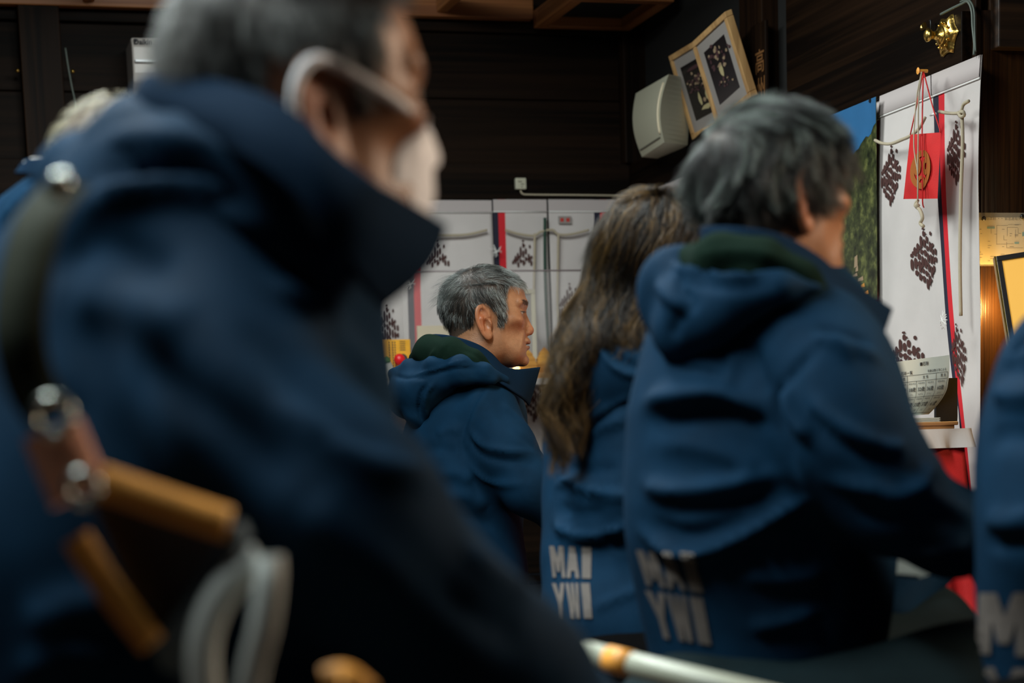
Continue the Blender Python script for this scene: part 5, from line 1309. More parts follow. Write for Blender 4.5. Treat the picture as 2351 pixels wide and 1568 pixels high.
# speaker on the lintel, two framed photographs, name board
def on_lintel():
    def Z(px, py, x): rr = ray(px, py); return rr*(x/rr.x)+Vector((0, 0, EYE))
    zt = ZT+0.001
    s = empty('wall_speaker', Z(1520, 350, XR-0.06), 'cream plastic wall speaker with a bowed front, on the lintel in the corner', 'speaker')
    # front face towards the room (-x, -y); body is a bowed box turned to the room
    A, B, C_, D = P(1466, 214, 6.62), P(1542, 170, 6.28), P(1532, 326, 6.28), P(1480, 360, 6.62)
    B2, C2 = P(1567, 182, 6.42), P(1579, 322, 6.42)
    n = 14; b = MB(); nor = (B-A).cross(D-A).normalized()
    if nor.dot(F_) > 0: nor = -nor
    def fr(u, v, o=0.0): return (A.lerp(B, u)).lerp(D.lerp(C_, u), v)+nor*(0.028*math.sin(math.pi*(0.1+0.8*v))*1.0+o)
    k0 = 0
    for i in range(n+1):
        for j in range(n+1): b.v.append(fr(i/n, j/n))
    for i in range(n):
        for j in range(n): b.f.append((i*(n+1)+j, i*(n+1)+j+1, (i+1)*(n+1)+j+1, (i+1)*(n+1)+j)); b.m.append(0)
    back = Vector((0.0, 0.0, 0.0)); dv = (B2-B)
    k1 = len(b.v)
    for i in range(n+1):
        for j in range(n+1): b.v.append(fr(i/n, j/n)*0+((A.lerp(B, i/n)).lerp(D.lerp(C_, i/n), j/n))+dv*1.0-nor*0.03)
    for i in range(n):
        for j in range(n): b.f.append(tuple(k1+q for q in (i*(n+1)+j, (i+1)*(n+1)+j, (i+1)*(n+1)+j+1, i*(n+1)+j+1))); b.m.append(0)
    for i in range(n):
        for j0 in (0, n):
            a_, c_ = i*(n+1)+j0, (i+1)*(n+1)+j0; b.f.append((a_, c_, k1+c_, k1+a_)); b.m.append(0)
            a_, c_ = j0*(n+1)+i, j0*(n+1)+i+1; b.f.append((a_, c_, k1+c_, k1+a_)); b.m.append(0)
    b.obj('cabinet', M['cream'], s, False)
    g = MB(); g.tube([fr(0.93, v/20, 0.002) for v in range(2, 18)], 0.0035, 6); g.obj('front_ridge', mat('warm_cream_edge', (0.66, 0.56, 0.40), 0.4), s, True)
    g = MB(); g.tube([fr(0.06+0.84*u/10, 0.90, 0.001) for u in range(11)], 0.0022, 6); g.obj('grille_gap', M['cream_dk'], s, True)
    # frames lean out from the wall
    def frame(tl, tr, br, bl, ds, label, seed):
        tl, tr, br, bl = [P(*c, d) for c, d in zip((tl, tr, br, bl), ds)]
        w = (tr-tl); h = (bl-tl); no = w.cross(h).normalized()
        if no.dot(F_) > 0: no = -no
        wl = w.length; hl = h.length
        s = empty('framed_photograph', (bl+br)/2, label, 'picture')
        f = lambda u, v, o=0.0: tl.lerp(tr, u).lerp(bl.lerp(br, u), v)+no*o
        def pl(m_, u0, v0, u1, v1, o, th, mi=0):
            vs = [f(u, v, oo) for oo in (o-th, o) for u, v in ((u0, v0), (u1, v0), (u1, v1), (u0, v1))]
            m_.add(vs, ((0, 1, 2, 3), (4, 7, 6, 5), (0, 4, 5, 1), (1, 5, 6, 2), (2, 6, 7, 3), (3, 7, 4, 0)), mi)
        m_ = MB(); e = 0.016/wl; g_ = 0.016/hl
        pl(m_, 0, 0, 1, g_, 0, 0.025); pl(m_, 0, 1-g_, 1, 1, 0, 0.025); pl(m_, 0, g_, e, 1-g_, 0, 0.025); pl(m_, 1-e, g_, 1, 1-g_, 0, 0.025)
        m_.obj('frame', M['frame_wood'], s, bevel=0.002)
        m_ = MB(); pl(m_, e, g_, 1-e, 1-g_, -0.006, 0.004); m_.obj('mat_board', M['matboard'], s)
        m_ = MB(); u0, v0 = e*2.9, g_*2.9; u1, v1 = 1-u0, 1-v0; pl(m_, u0, v0, u1, v1, -0.0045, 0.0015, 0)
        rg = random.Random(seed)
        def blob(cx, cy, rx, ry, mi, o): 
            k = 9; m_.add([f(u0+(u1-u0)*(cx+rx*math.cos(6.283*i/k)*rg.uniform(0.7, 1.2)), v0+(v1-v0)*(cy+ry*math.sin(6.283*i/k)*rg.uniform(0.7, 1.2)), o) for i in range(k)], [tuple(range(k))], mi)
        if seed == 1:
            for i in range(46): blob(rg.gauss(0.42, 0.16), rg.gauss(0.40, 0.09), rg.uniform(0.02, 0.06), rg.uniform(0.01, 0.035), rg.choice([1, 1, 2]), -0.0042+0.00003*i)
            for cx in (0.36, 0.62): blob(cx, 0.68, 0.05, 0.12, 3, -0.0025)
            blob(0.5, 0.73, 0.05, 0.05, 2, -0.0024); blob(0.5, 0.86, 0.20, 0.045, 3, -0.0023); blob(0.5, 0.12, 0.3, 0.03, 1, -0.0022)
        else:
            for i in range(34): blob(rg.gauss(0.5, 0.22), rg.gauss(0.28, 0.12), rg.uniform(0.03, 0.08), rg.uniform(0.02, 0.05), rg.choice([1, 1, 1, 2]), -0.0042+0.00003*i)
            blob(0.52, 0.50, 0.09, 0.13, 3, -0.0026); blob(0.50, 0.40, 0.10, 0.03, 2, -0.0025); blob(0.5, 0.66, 0.06, 0.05, 1, -0.0024)
            for i in range(12): blob(rg.gauss(0.52, 0.12), rg.gauss(0.74, 0.05), 0.04, 0.02, rg.choice([1, 2]), -0.0023)
        m_.obj('photograph', [M['photo_dark'], M['photo_a'], M['photo_b'], M['photo_c']], s)
    frame((1534, 130), (1620, 78), (1690, 268), (1589, 322), (6.36, 6.10, 6.12, 6.42), 'left of the two pale framed photographs leaning over the lintel, crowd scene', 1)
    frame((1586, 99), (1663, 27), (1724, 224), (1645, 292), (6.07, 5.86, 5.88, 6.12), 'right of the two pale framed photographs leaning over the lintel, single bright figure', 2)
    x = XR-0.034; a = Z(1738, 75, x); c = Z(1757, 240, x); cen = (a+c)/2
    s = empty('name_board', Vector((x, cen.y, c.z)), 'dark narrow wooden board with carved characters on the upper post', 'sign')
    w = abs(a.y-Z(1757, 75, x).y)/2+0.02; b = MB(); b.box((x-0.008, cen.y-w, ZT+0.002), (x+0.003, cen.y+w, a.z+0.02)); b.obj('board', M['wall_z'], s, bevel=0.003)
    b = MB(); 
    for ch, px_, py_ in (('高', 1744, 145), ('州', 1747, 208)): put_text(b, ch, Z(px_, py_, x-0.010), Vector((0, -1, 0)), Vector((0, 0, 1)), 0.068, 0, 0.01)
    b.obj('characters', mat('worn_ochre_letters', (0.16, 0.065, 0.015), 0.7), s)
on_lintel()
# counter shelf, clear screen and the things on it
def counter():
    ys = YB-0.45; zt = QY(1250, 868, ys).z; x0 = QY(600, 868, ys).x; x1 = QY(1290, 868, ys).x
    s = empty('counter_shelf', ((x0+x1)/2, YB, zt), 'pale shelf under the back curtain behind the profile man', 'shelf')
    b = MB(); b.box((x0, ys, zt-0.02), (x1, YB-0.07, zt)); b.obj('shelf_board', M['matboard'], s, bevel=0.003)
    for x in (x0+0.05, (x0+x1)/2, x1-0.36):
        b = MB(); b.box((x, ys+0.05, 0), (x+0.04, ys+0.09, zt-0.02)); b.obj('leg', M['wall_z'], s)
    g, t, bs = new_mat('hazed_acrylic'); bs.inputs['Base Color'].default_value = (0.75, 0.70, 0.68, 1); bs.inputs['Alpha'].default_value = 0.10; bs.inputs['Roughness'].default_value = 0.15  # pale translucent base colour puts reflected haze into the pane
    yp = ys+0.08; zu = QY(1100, 622, yp).z; e = empty('acrylic_screen', ((x0+x1)/2, yp, zt), 'clear acrylic screen standing on the shelf in front of the back curtain', 'screen')
    xa = QY(922, 622, yp).x; xb = QY(1335, 622, yp).x
    b = MB(); b.box((xa, yp, zt), (xb, yp+0.003, zu)); b.obj('pane', g, e)
    b = MB(); b.tube([(xa, yp, zu), (xb, yp, zu)], 0.0028, 6); b.obj('top_edge', mat('acrylic_edge', (0.30, 0.25, 0.25), 0.2), e, True)
    def on(px, py, dy=0.0): return QY(px, py, ys+0.04+dy)
    # amber card
    p = on(905, 779); q_ = on(943, 845); w = on(943, 779).x-on(872, 779).x
    c0 = Vector((on(872, 779).x, ys+0.05, zt)); h = p.z-zt
    o = MB(); o.box((c0.x, c0.y, zt), (c0.x+w, c0.y+0.004, zt+h)); s2 = o.obj('amber_card', M['card_yellow']); tag(s2, 'amber printed card with a small drawn figure, standing on the shelf', 'card')
    m = MB()
    for k, (fx, n) in enumerate(((0.42, 13), (0.50, 11), (0.30, 14))):
        for i in range(n): m.box((c0.x+w*fx-0.002, c0.y-0.0006, zt+h*(0.93-0.06*i)-0.0022), (c0.x+w*fx+0.002, c0.y, zt+h*(0.93-0.06*i)+0.0022))
    for i in range(5): m.box((c0.x+w*0.66, c0.y-0.0006, zt+h*(0.95-0.05*i)-0.0012), (c0.x+w*0.84, c0.y, zt+h*(0.95-0.05*i)+0.0012))
    m.obj('printed_text', M['ink'], s2)
    m = MB(); hc = Vector((c0.x+w*0.74, c0.y-0.001, zt+h*0.52)); 
    def disc(c, rx, rz, mi, o): m.add([c+Vector((rx*math.cos(6.283*i/16), -o, rz*math.sin(6.283*i/16))) for i in range(16)], [tuple(range(16))], mi)
    disc(hc, 0.016, 0.018, 0, 0.0); disc(hc+Vector((-0.001, 0, -0.006)), 0.010, 0.011, 1, 0.0005); disc(hc+Vector((0.012, 0, -0.045)), 0.008, 0.035, 0, 0.0003)
    m.obj('drawn_figure', [M['ink'], M['leather2']], s2)
    # red and white figurine
    c = on(917, 826, -0.02); b = Vector((c.x, c.y, zt)); s = empty('figurine', b, 'small round figurine with a glossy red head in front of the amber card', 'figurine')
    r = 0.0185; m = MB(); m.lathe(b, [(0.016, 0), (0.020, 0.012), (0.017, 0.03), (0.010, 0.036)], 18); m.obj('body', M['white_paint'], s, True)
    z_ = QY(916, 826, c.y).z; m = MB(); m.lathe(Vector((b.x, b.y, z_)), [(0.001, -r), (r*0.7, -r*0.72), (r, 0), (r*0.8, r*0.6), (r*0.4, r*0.92), (0.001, r)], 18); m.obj('head', M['red_paint'], s, True)
    m = MB(); m.box((b.x-0.003, b.y-0.004, zt+0.03), (b.x+0.003, b.y+0.004, z_)); m.obj('neck', M['red_paint'], s)
    c = on(890, 850, -0.02); b = Vector((c.x, c.y, zt)); s = empty('bird_figurine', b, 'small pale figurine with a green cap at the left end of the shelf', 'figurine')
    m = MB(); m.lathe(b, [(0.017, 0), (0.021, 0.02), (0.016, 0.045), (0.010, 0.058), (0.001, 0.064)], 16); m.obj('body', M['white_paint'], s, True)
    m = MB(); m.lathe(b+Vector((-0.004, 0, 0.055)), [(0.013, 0), (0.012, 0.010), (0.006, 0.018), (0.001, 0.020)], 14); m.obj('cap', M['green'], s, True)
    # pale framed board behind the man
    y = ys+0.20; a = QY(958, 748, y); c = QY(1062, 748, y); m = MB(); m.box((a.x, y, zt), (c.x, y+0.01, a.z)); o = m.obj('pale_board', M['paper2']); tag(o, 'plain cream board standing on the shelf behind the nape of the profile man', 'board')
    # cream frame in front of the face
    y = ys+0.16; a = QY(1196, 664, y); c = QY(1229, 664, y); s = empty('picture_frame', ((a.x+c.x)/2, y, zt), 'upright cream picture frame on the shelf beyond the nose of the profile man', 'frame')
    x0_ = a.x-0.12; x1_ = c.x; t_ = 0.014; m = MB()
    for lo, hi in (((x0_, y, a.z-t_), (x1_, y+0.015, a.z)), ((x0_, y, zt), (x1_, y+0.015, zt+t_)), ((x0_, y, zt+t_), (x0_+t_, y+0.015, a.z-t_)), ((x1_-t_, y, zt+t_), (x1_, y+0.015, a.z-t_))): m.box(lo, hi)
    m.obj('frame', mat('cream_lacquer', (0.60, 0.54, 0.40), 0.5), s, bevel=0.002)
    m = MB(); m.box((x0_+t_, y+0.006, zt+t_), (x1_-t_, y+0.010, a.z-t_)); m.obj('sheet', M['matboard'], s)
    # carved wooden shrines
    for k, (pc, top, sc_) in enumerate(((1211, 800, 1.0), (1251, 797, 1.0))):
        y = ys+0.05+0.02*k; c = QY(pc, 850, y); b0 = Vector((c.x, y, zt)); H_ = QY(pc, top, y).z-zt; W_ = 0.030
        s = empty('carved_ornament', b0, ('carved golden wood ornament right under the chin of the profile man', 'carved golden wood ornament on a stand, nearer the long-haired person')[k], 'ornament')
        m = MB(); pr = [(1.0, 0.20), (1.02, 0.26), (0.93, 0.42), (1.0, 0.44), (0.80, 0.60), (0.86, 0.62), (0.55, 0.78), (0.60, 0.80), (0.25, 0.93), (0.05, 1.0)]
        vs = []
        for f_, hh in pr: vs += [b0+Vector((sx*W_*f_, sy*0.012*f_, hh*H_)) for sx, sy in ((-1, -1), (1, -1), (1, 1), (-1, 1))]
        m.add(vs, [tuple(range(4))[::-1]]+[(4*i+j, 4*i+(j+1) % 4, 4*i+4+(j+1) % 4, 4*i+4+j) for i in range(len(pr)-1) for j in range(4)]+[tuple(4*(len(pr)-1)+j for j in range(4))])
        m.obj('carving', wood('golden_carved_wood%d' % k, (0.34, 0.13, 0.02), (0.62, 0.30, 0.05), 0, 30), s, bevel=0.001)
        m = MB(); m.box(b0+Vector((-0.040, -0.02, 0)), b0+Vector((0.040, 0.02, 0.20*H_))); m.obj('stand', M['tan_wood'], s, bevel=0.002)
    # little lit candle lamp below the chin
    p = QY(1186, 852, ys+0.03); s = empty('votive_lamp', Vector((p.x, p.y, zt)), 'tiny bright votive lamp under the chin of the profile man', 'lamp')
    m = MB(); m.lathe(Vector((p.x, p.y, zt)), [(0.016, 0), (0.018, 0.02), (0.014, 0.022)], 14); m.obj('cup', M['brass'], s, True)
    m = MB(); m.lathe(Vector((p.x, p.y, zt+0.022)), [(0.010, 0), (0.011, 0.012), (0.004, 0.026), (0.001, 0.028)], 12); m.obj('flame', mat('candle_glow', (1, 0.6, 0.2), 0.5, emit=((1.0, 0.62, 0.25), 2.5)), s, True)
counter()
# table with red cloth and the age chart
def table():
    xo = XR-0.06
    yf = YE+0.12
    zt = P(2140, 992, RW(2200, 990).dot(F_) if False else 4.45).z
    a = P(2206, 987, 4.40); b_ = P(2080, 996, 4.60)
    s = empty('offering_table', (XR-0.3, a.y+0.3, 0), 'low table at the right wall under the white curtain', 'table')
    x1 = a.x; x0 = x1-0.38; y0 = a.y; y1 = y0+0.75; z1 = (a.z+b_.z)/2
    m = MB(); m.box((x0, y0, z1-0.03), (x1, y1, z1-0.002)); m.obj('tabletop', M['tan_wood'], s, bevel=0.003)
    for x in (x0+0.03, x1-0.07):
        for y in (y0+0.03, y1-0.07): m = MB(); m.box((x, y, 0), (x+0.04, y+0.04, z1-0.03)); m.obj('leg', M['tan_wood'], s)
    # cloth: white top band over a red drop, flaring to the lower right
    def sheet(name, zt_, zb_, flare, off, material, label, cat):
        per = [(x0-off, y1), (x0-off, y0-off), (x1+off, y0-off), (x1+off, y1)]; n = [30, 40, 30]; pts = []
        for (p, q, k) in zip(per[:-1], per[1:], n):
            for i in range(k): t = i/k; pts.append((p[0]+(q[0]-p[0])*t, p[1]+(q[1]-p[1])*t))
        pts.append(per[-1]); m = MB(); rows = 14; cx, cy = (x0+x1)/2, (y0+y1)/2+0.1
        for i, (x, y) in enumerate(pts):
            for j in range(rows):
                t = j/(rows-1); z = zt_+(zb_-zt_)*t; w = 0.010*t*math.sin(i*0.55)+0.005*t*math.sin(i*1.3+1)
                d = Vector((x-cx, y-cy, 0)).normalized(); m.v.append(Vector((x, y, z))+d*(flare*t**1.3+w))
        for i in range(len(pts)-1):
            for j in range(rows-1): m.f.append((i*rows+j, i*rows+j+1, (i+1)*rows+j+1, (i+1)*rows+j)); m.m.append(0)
        k0 = len(m.v)
        if cat:
            m.v += [Vector((x, y, zt_)) for x, y in ((x0-off, y1), (x0-off, y0-off), (x1+off, y0-off), (x1+off, y1))]; m.f.append((k0, k0+1, k0+2, k0+3)); m.m.append(0)
        o = m.obj(name, material, None, True); return o
    c = sheet('tablecloth', z1+0.001, 0.35, 0.085, 0.004, M['red_cloth'], '', 1); tag(c, 'bright red cloth hanging from the offering table', 'tablecloth')
    w = sheet('table_runner', z1+0.004, z1-0.036, 0.010, 0.016, M['white_cloth'], '', 1); tag(w, 'short white cloth over the red one on the offering table', 'cloth')
    # wooden box
    zt2 = z1+0.005
    p0 = QY(2045, 985, y0+0.10); p1 = QY(2192, 985, y0+0.10); ztop = QY(2130, 969, y0+0.10).z
    bx0, bx1 = max(p0.x, x0+0.01), p1.x
    m = MB(); m.box((bx0, y0+0.10, zt2), (bx1, y0+0.24, ztop-0.004)); m.box((bx0-0.006, y0+0.094, ztop-0.008), (bx1+0.006, y0+0.246, ztop)); o = m.obj('wooden_box', M['tan_wood'], bevel=0.002); tag(o, 'flat tan wooden box on the offering table under the paper stack', 'box')
    q0 = QY(2050, 960, y0+0.12); q1 = QY(2158, 958, y0+0.12); zs = q1.z
    m = MB(); k = 8
    for i in range(k):
        za = ztop+(zs-ztop)*i/k; m.box((q0.x+0.002*math.sin(i*3), y0+0.12, za+0.0003), (q1.x+0.002*math.cos(i*2), y0+0.22, ztop+(zs-ztop)*(i+1)/k-0.0003))
    o = m.obj('paper_stack', M['paper']); tag(o, 'small stack of off-white paper slips on the wooden box', 'paper')
    m = MB(); g0 = QY(2158, 962, y0+0.24); m.box((g0.x-0.03, y0+0.20, ztop), (g0.x+0.022, y0+0.21, QY(2170, 868, y0+0.2).z)); o = m.obj('dark_stand', M['plastic_dk']); tag(o, 'dark grey backing stand behind the curled age chart', 'stand')
    # the chart, curling away at its lower right corner
    yc = y0+0.17; A = QY(2033, 834, yc); B = QY(2180, 815, yc); D = QY(2040, 958, yc); 
    Wc = B.x-A.x; Hc = A.z-D.z
    def w_(u, v, o=0.0):                                   # u right 0..1, v down 0..1
        d = max(0.0, (u*0.6+v)-0.75); return Vector((A.x+Wc*u-0.10*max(0, v-0.55)**1.6*u, yc-o+0.06*d*d, A.z+(B.z-A.z)*u-(Hc+0.010*u)*v))
    n = 24; m = MB()
    for i in range(n+1):
        for j in range(n+1): m.v.append(w_(i/n, j/n))
    for i in range(n):
        for j in range(n): m.f.append((i*(n+1)+j, i*(n+1)+j+1, (i+1)*(n+1)+j+1, (i+1)*(n+1)+j)); m.m.append(0)
    s = m.obj('age_chart', M['paper'], None, True); tag(s, 'white paper chart of ages in Japanese, curled at the corner, on the table', 'notice')
    t = MB()
    wf = lambda x, y: w_(x, 1-y, 0.0012)
    def tx(body_, x, y, sz, bold=0.0): 
        vs, fs = text_mesh(body_, sz, bold); t.add([wf(x+v.x*(Hc/Wc)*0.85, y+v.y) for v in vs], fs)
    tx('■厄除', 0.60, 0.90, 0.075, 0.01); tx('令和8年 厄年一覧', 0.24, 0.765, 0.072, 0.008); tx('年齢は数え年による', 0.80, 0.765, 0.052, 0.004)
    tx('男 性', 0.26, 0.665, 0.062, 0.006); tx('女 性', 0.62, 0.665, 0.062, 0.006); tx('男 女', 0.90, 0.665, 0.062, 0.006)
    xs = [0.02, 0.185, 0.33, 0.475, 0.62, 0.765, 0.90]
    cols = [0.10, 0.26, 0.41, 0.555, 0.70, 0.875]
    for x, a1, b1, c1 in zip(cols, ('平成15年生', '昭和61年生', '平成21年生', '平成7年生', '平成3年生', '昭和42年生'), ('24歳', '41歳', '18歳', '32歳', '36歳', '60歳'), ('ひつじ', 'とら', 'うし', 'ねずみ', 'ひつじ', 'ひつじ')):
        tx(a1, x, 0.565, 0.036); tx(b1, x, 0.455, 0.090, 0.006); tx(c1, x, 0.37, 0.04)
    for x, a1, b1, c1 in zip(cols, ('昭和35年生', '昭和60年生', '平成20年生', '平成6年生', '平成2年生', '昭和41年生'), ('25歳', '42歳', '19歳', '33歳', '37歳', '61歳'), ('うま', 'うし', 'ねずみ', 'いぬ', 'うま', 'うま')):
        tx(a1, x, 0.285, 0.036); tx(b1, x, 0.185, 0.090, 0.006); tx(c1, x, 0.09, 0.04)
    t.obj('printed_text', M['ink'], s)
    l = MB()
    def ln(x0_, y0_, x1_, y1_, w=0.003):
        k = 12; P_ = [(x0_+(x1_-x0_)*i/k, y0_+(y1_-y0_)*i/k) for i in range(k+1)]; dx, dy = (0, w) if abs(x1_-x0_) > abs(y1_-y0_) else (w*Hc/Wc, 0)
        l.add([q for x, y in P_ for q in (wf(x-dx, y-dy), wf(x+dx, y+dy))], [(2*i, 2*i+1, 2*i+3, 2*i+2) for i in range(k)])
    for y in (0.72, 0.61, 0.325, 0.035): ln(0.0, y, 0.97, y)
    for x in (0.335, 0.48, 0.625, 0.785, 0.97, 0.175): ln(x, 0.61, x, 0.035)
    for x in (0.335, 0.785, 0.97): ln(x, 0.72, x, 0.61)
    l.obj('ruled_lines', M['ink'], s)
table()
# laminated plan and lit display on the warm boards
def alcove():
    y = YE-0.034
    def Z(px, py, o=0.0): return QY(px, py, y-o)
    a, c = Z(2237, 499), Z(2420, 606); s = empty('laminated_plan', Vector((a.x, y, c.z)), 'laminated printed flow chart pinned to the warm wooden boards', 'notice')
    m = MB(); m.box((a.x, y, c.z), (c.x, y+0.0015, a.z)); m.obj('sheet', M['paper2'], s)
    m = MB(); W_ = c.x-a.x; H_ = a.z-c.z; o = y-0.0006
    def r(u0, v0, u1, v1, mi=0): m.add([Vector((a.x+W_*u0, o, a.z-H_*v0)), Vector((a.x+W_*u1, o, a.z-H_*v0)), Vector((a.x+W_*u1, o, a.z-H_*v1)), Vector((a.x+W_*u0, o, a.z-H_*v1))], [(0, 3, 2, 1)], mi)
    px_ = lambda x: (x-42)/632*121/183; 
    def L(x0, y0_, x1, y1_, w=2): r(px_(x0-(w if y0_ != y1_ else 0)), (y0_-95-(w if y0_ == y1_ else 0))/560, px_(x1+(w if y0_ != y1_ else 0)), (y1_-95+(w if y0_ == y1_ else 0))/560)
    for q in ((305, 190, 440, 190), (305, 190, 305, 420), (280, 295, 310, 295), (305, 415, 420, 415), (440, 180, 600, 180), (430, 215, 430, 320), (430, 215, 560, 215), (390, 310, 390, 365), (390, 365, 430, 365), (425, 390, 425, 460), (425, 410, 510, 410), (560, 225, 560, 285), (560, 285, 600, 285), (240, 230, 240, 290), (530, 240, 530, 340), (425, 460, 620, 460)): L(*q)
    r(px_(192), (205-95)/560, px_(282), (230-95)/560, 1); r(px_(518), (390-95)/560, px_(572), (412-95)/560, 1); r(px_(610), (270-95)/560, px_(660), (320-95)/560, 1)
    rg = random.Random(8)
    for i in range(26):
        x = rg.choice([70, 90, 110, 200, 230, 350, 370, 460, 520]); yy = 130+rg.randint(0, 38)*13; w = rg.randint(20, 60); r(px_(x), (yy-95)/560, px_(x+w), (yy+5-95)/560)
    put_text(m, '避難連絡体制 ・・ 緊急連絡先一覧', Vector((a.x+W_*0.34, o, a.z-H_*0.03)), Vector((1, 0, 0)), Vector((0, 0, 1)), 0.0085)
    m.obj('printed_chart', [M['ink'], M['blue_ink']], s)
    m = MB(); m.box((a.x-0.012, y-0.0022, c.z-0.004), (c.x, y-0.0016, a.z+0.010))
    g, t, bs = new_mat('laminate_film'); bs.inputs['Base Color'].default_value = (0.9, 0.85, 0.7, 1); bs.inputs['Alpha'].default_value = 0.12; bs.inputs['Roughness'].default_value = 0.12
    m.obj('laminate', g, s)
    for px0, py0 in ((2258, 502), (2346, 497)):
        m = MB(); m.lathe(Z(px0, py0, .003), [(0.005, 0), (0.005, 0.003), (0.003, 0.005)], 12, 0, Matrix.Rotation(math.pi/2, 3, 'X')); m.obj('pushpin', M['plastic_dk'], s)
    # lit display: tilted black frame with a warm glowing face
    d = 4.50; A = P(2287, 588, d); D = P(2313, 752, d-0.04); rt = (R_*1.0+F_*(-0.10)).normalized(); 
    s = empty('lit_display', D, 'warm lit display panel in a black frame, leaning at the right edge', 'lamp')
    up = (A-D); Hh = 0.40; upn = up.normalized(); rt = (rt-upn*rt.dot(upn)).normalized(); no = rt.cross(upn).normalized(); 
    if no.dot(F_) > 0: no = -no
    TL = A; W2 = 0.26
    def q(u, v, o): return TL+rt*u-upn*v+no*o
    def pl(m_, u0, v0, u1, v1, o, th, mi=0):
        vs = [q(u, v, oo) for oo in (o-th, o) for u, v in ((u0, v0), (u1, v0), (u1, v1), (u0, v1))]
        m_.add(vs, ((0, 1, 2, 3), (4, 7, 6, 5), (0, 4, 5, 1), (1, 5, 6, 2), (2, 6, 7, 3), (3, 7, 4, 0)), mi)
    m = MB(); e = 0.011
    pl(m, 0, 0, W2, e, 0, 0.02); pl(m, 0, Hh-e, W2, Hh, 0, 0.02); pl(m, 0, e, e, Hh-e, 0, 0.02); pl(m, W2-e, e, W2, Hh-e, 0, 0.02); m.obj('frame', M['plastic_dk'], s, bevel=0.001)
    m = MB(); pl(m, -0.004, -0.001, 0.0, Hh, -0.002, 0.02); m.obj('side_edge', M['brass'], s)
    gm, t, bs = new_mat('warm_glowing_face'); bs.inputs['Base Color'].default_value = (0.6, 0.35, 0.08, 1); bs.inputs['Emission Color'].default_value = (1.0, 0.55, 0.085, 1); bs.inputs['Emission Strength'].default_value = 0.45
    m = MB(); pl(m, e, e, W2-e, Hh-e, -0.006, 0.006); m.obj('glowing_face', gm, s)
    m = MB(); pl(m, 0.1, Hh, 0.14, Hh+0.75, -0.006, 0.02); m.obj('stand', M['plastic_dk'], s)
    c = QY(2282, 700, YE-0.065); l = bpy.data.lights.new('board_glow_fill', 'POINT'); l.energy = 2.6; l.color = (1.0, 0.62, 0.18); l.shadow_soft_size = 0.02  # unseen light without a fixture, added for the glow on the boards
    lo = bpy.data.objects.new('board_glow_fill', l); COL.objects.link(lo); lo.location = c
alcove()
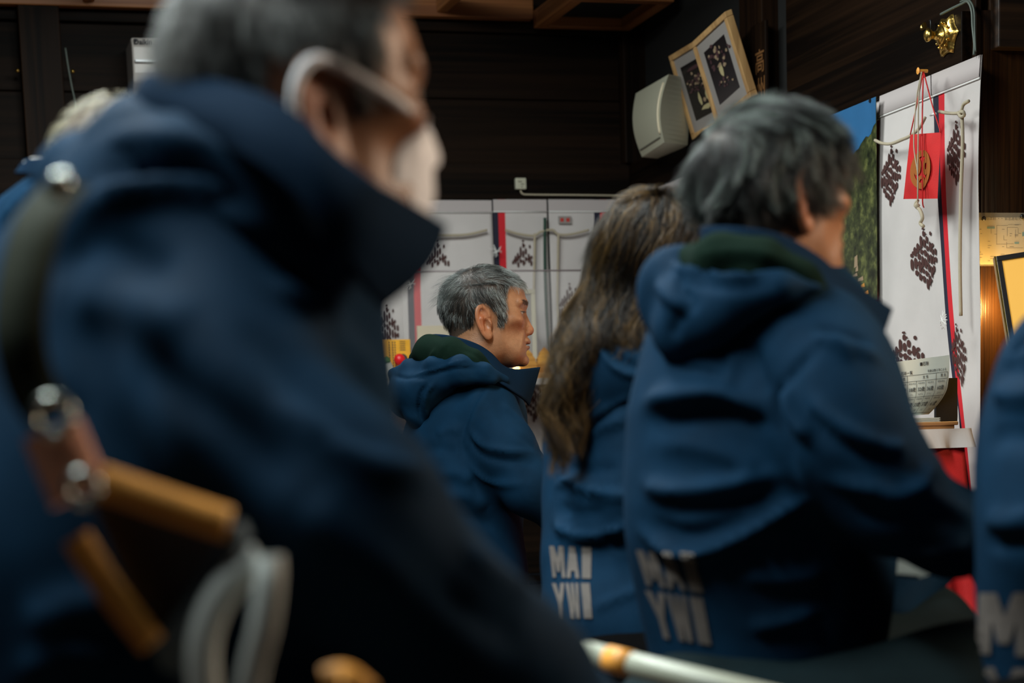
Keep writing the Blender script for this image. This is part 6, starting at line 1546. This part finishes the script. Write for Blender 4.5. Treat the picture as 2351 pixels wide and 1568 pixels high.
# ivory tube with tan band in the foreground, shoulder bag and its leather
def foreground():
    d = 2.0; a = P(1310, 1490, d+0.05); c = P(1720, 1590, d-0.10); s = empty('tubular_rail', Vector((c.x, c.y, 0)), 'ivory painted tube with a tan band crossing the bottom edge', 'rail')
    m = MB(); dv = (c-a).normalized(); m.tube([a-dv*0.05, a+(c-a)*0.5, c+dv*0.12], 0.0118, 20); m.obj('tube', M['pole'], s, True)
    b0 = a.lerp(c, 0.225); b1 = a.lerp(c, 0.36); m = MB(); m.tube([b0, b1], 0.0127, 20); m.obj('band', M['leather2'], s, True)
    for p in (a-dv*0.03, c+dv*0.10): m = MB(); m.tube([p, Vector((p.x, p.y, 0))], 0.013, 12); m.obj('leg', M['pole'], s, True)
    q = Pd(1.24)
    s = empty('shoulder_bag', q(330, 1500), 'dark shoulder bag with tan leather trim and olive strap, hanging on the masked man', 'bag')
    def ribbon(name, pts, w, material, th=0.002, n=40):
        C = catmull(pts, n); m = MB()
        for i, p in enumerate(C):
            t = (C[min(i+1, n-1)]-C[max(i-1, 0)]).normalized(); sd = t.cross(F_).normalized()*w*0.5
            m.v += [p-sd-F_*th, p+sd-F_*th, p+sd+F_*th, p-sd+F_*th]
        for i in range(n-1):
            for j in range(4): m.f.append((4*i+j, 4*i+(j+1) % 4, 4*i+4+(j+1) % 4, 4*i+4+j)); m.m.append(0)
        m.f += [(0, 1, 2, 3), tuple(4*(n-1)+j for j in (3, 2, 1, 0))]; m.m += [0, 0]
        return m.obj(name, material, s, True)
    ribbon('strap', [q(160, 420, .14), q(95, 500, .06), q(60, 620, .02), q(45, 760, 0), q(70, 880, 0), q(120, 960, .0)], 0.030, M['olive'])
    m = MB()
    k = 20; cc = q(122, 955, -.01); m.tube([cc+(R_*math.cos(6.283*i/k)+U_*math.sin(6.283*i/k))*0.011 for i in range(k+1)], 0.0028, 8); m.obj('ring', M['metal'], s, True)
    cc = q(190, 1120, -.02); m = MB(); m.tube([cc+(R_*math.cos(6.283*i/k)+U_*math.sin(6.283*i/k))*0.009 for i in range(k+1)], 0.0025, 8); m.obj('ring', M['metal'], s, True)
    ribbon('leather_tab', [q(118, 985), q(150, 1060), q(185, 1140)], 0.036, M['leather'], 0.004)
    m = MB(); m.tube([q(130, 430, .02), q(146, 420, .03)], 0.008, 12); m.obj('buckle', M['metal'], s, True)
    ribbon('leather_trim', [q(230, 1105), q(360, 1150), q(525, 1205)], 0.020, M['leather2'], 0.005)
    ribbon('leather_trim', [q(175, 1235), q(255, 1360), q(350, 1480)], 0.016, M['leather2'], 0.005)
    # bag body and side panel
    m = MB(); pts = [q(200, 1130, .012), q(545, 1215, .012), q(350, 1490, .012)]; bk = [p+F_*0.06 for p in pts]; m.add(pts+bk, [(0, 1, 2), (5, 4, 3), (0, 3, 4, 1), (1, 4, 5, 2), (2, 5, 3, 0)]); m.obj('bag_body', mat('dark_brown_canvas', (0.015, 0.010, 0.008), 0.85), s)
    m = MB(); pts = [q(540, 1200, .0), q(555, 1230, .0), q(470, 1480, .02), q(440, 1568, .03), q(370, 1540, .03), q(350, 1485, .0)]; bk = [p+F_*0.05 for p in pts]; n = 6
    m.add(pts+bk, [tuple(range(n)), tuple(range(n, 2*n))[::-1]]+[(i, i+n, (i+1) % n+n, (i+1) % n) for i in range(n)]); m.obj('side_panel', M['greyblue'], s)
    ribbon('handle_loop', [q(600, 1280, .0), q(545, 1320, .0), q(490, 1400, .0), q(465, 1500, .0), q(475, 1640, .0)], 0.019, M['white_rope'], 0.003)
    ribbon('handle_loop', [q(618, 1275, -.005), q(618, 1340, -.01), q(605, 1440, -.01), q(580, 1540, -.005), q(560, 1660, 0)], 0.017, M['white_rope'], 0.003)
    ribbon('leather_trim', [q(745, 1570), q(790, 1562), q(840, 1600)], 0.02, M['leather2'], 0.004)
foreground()
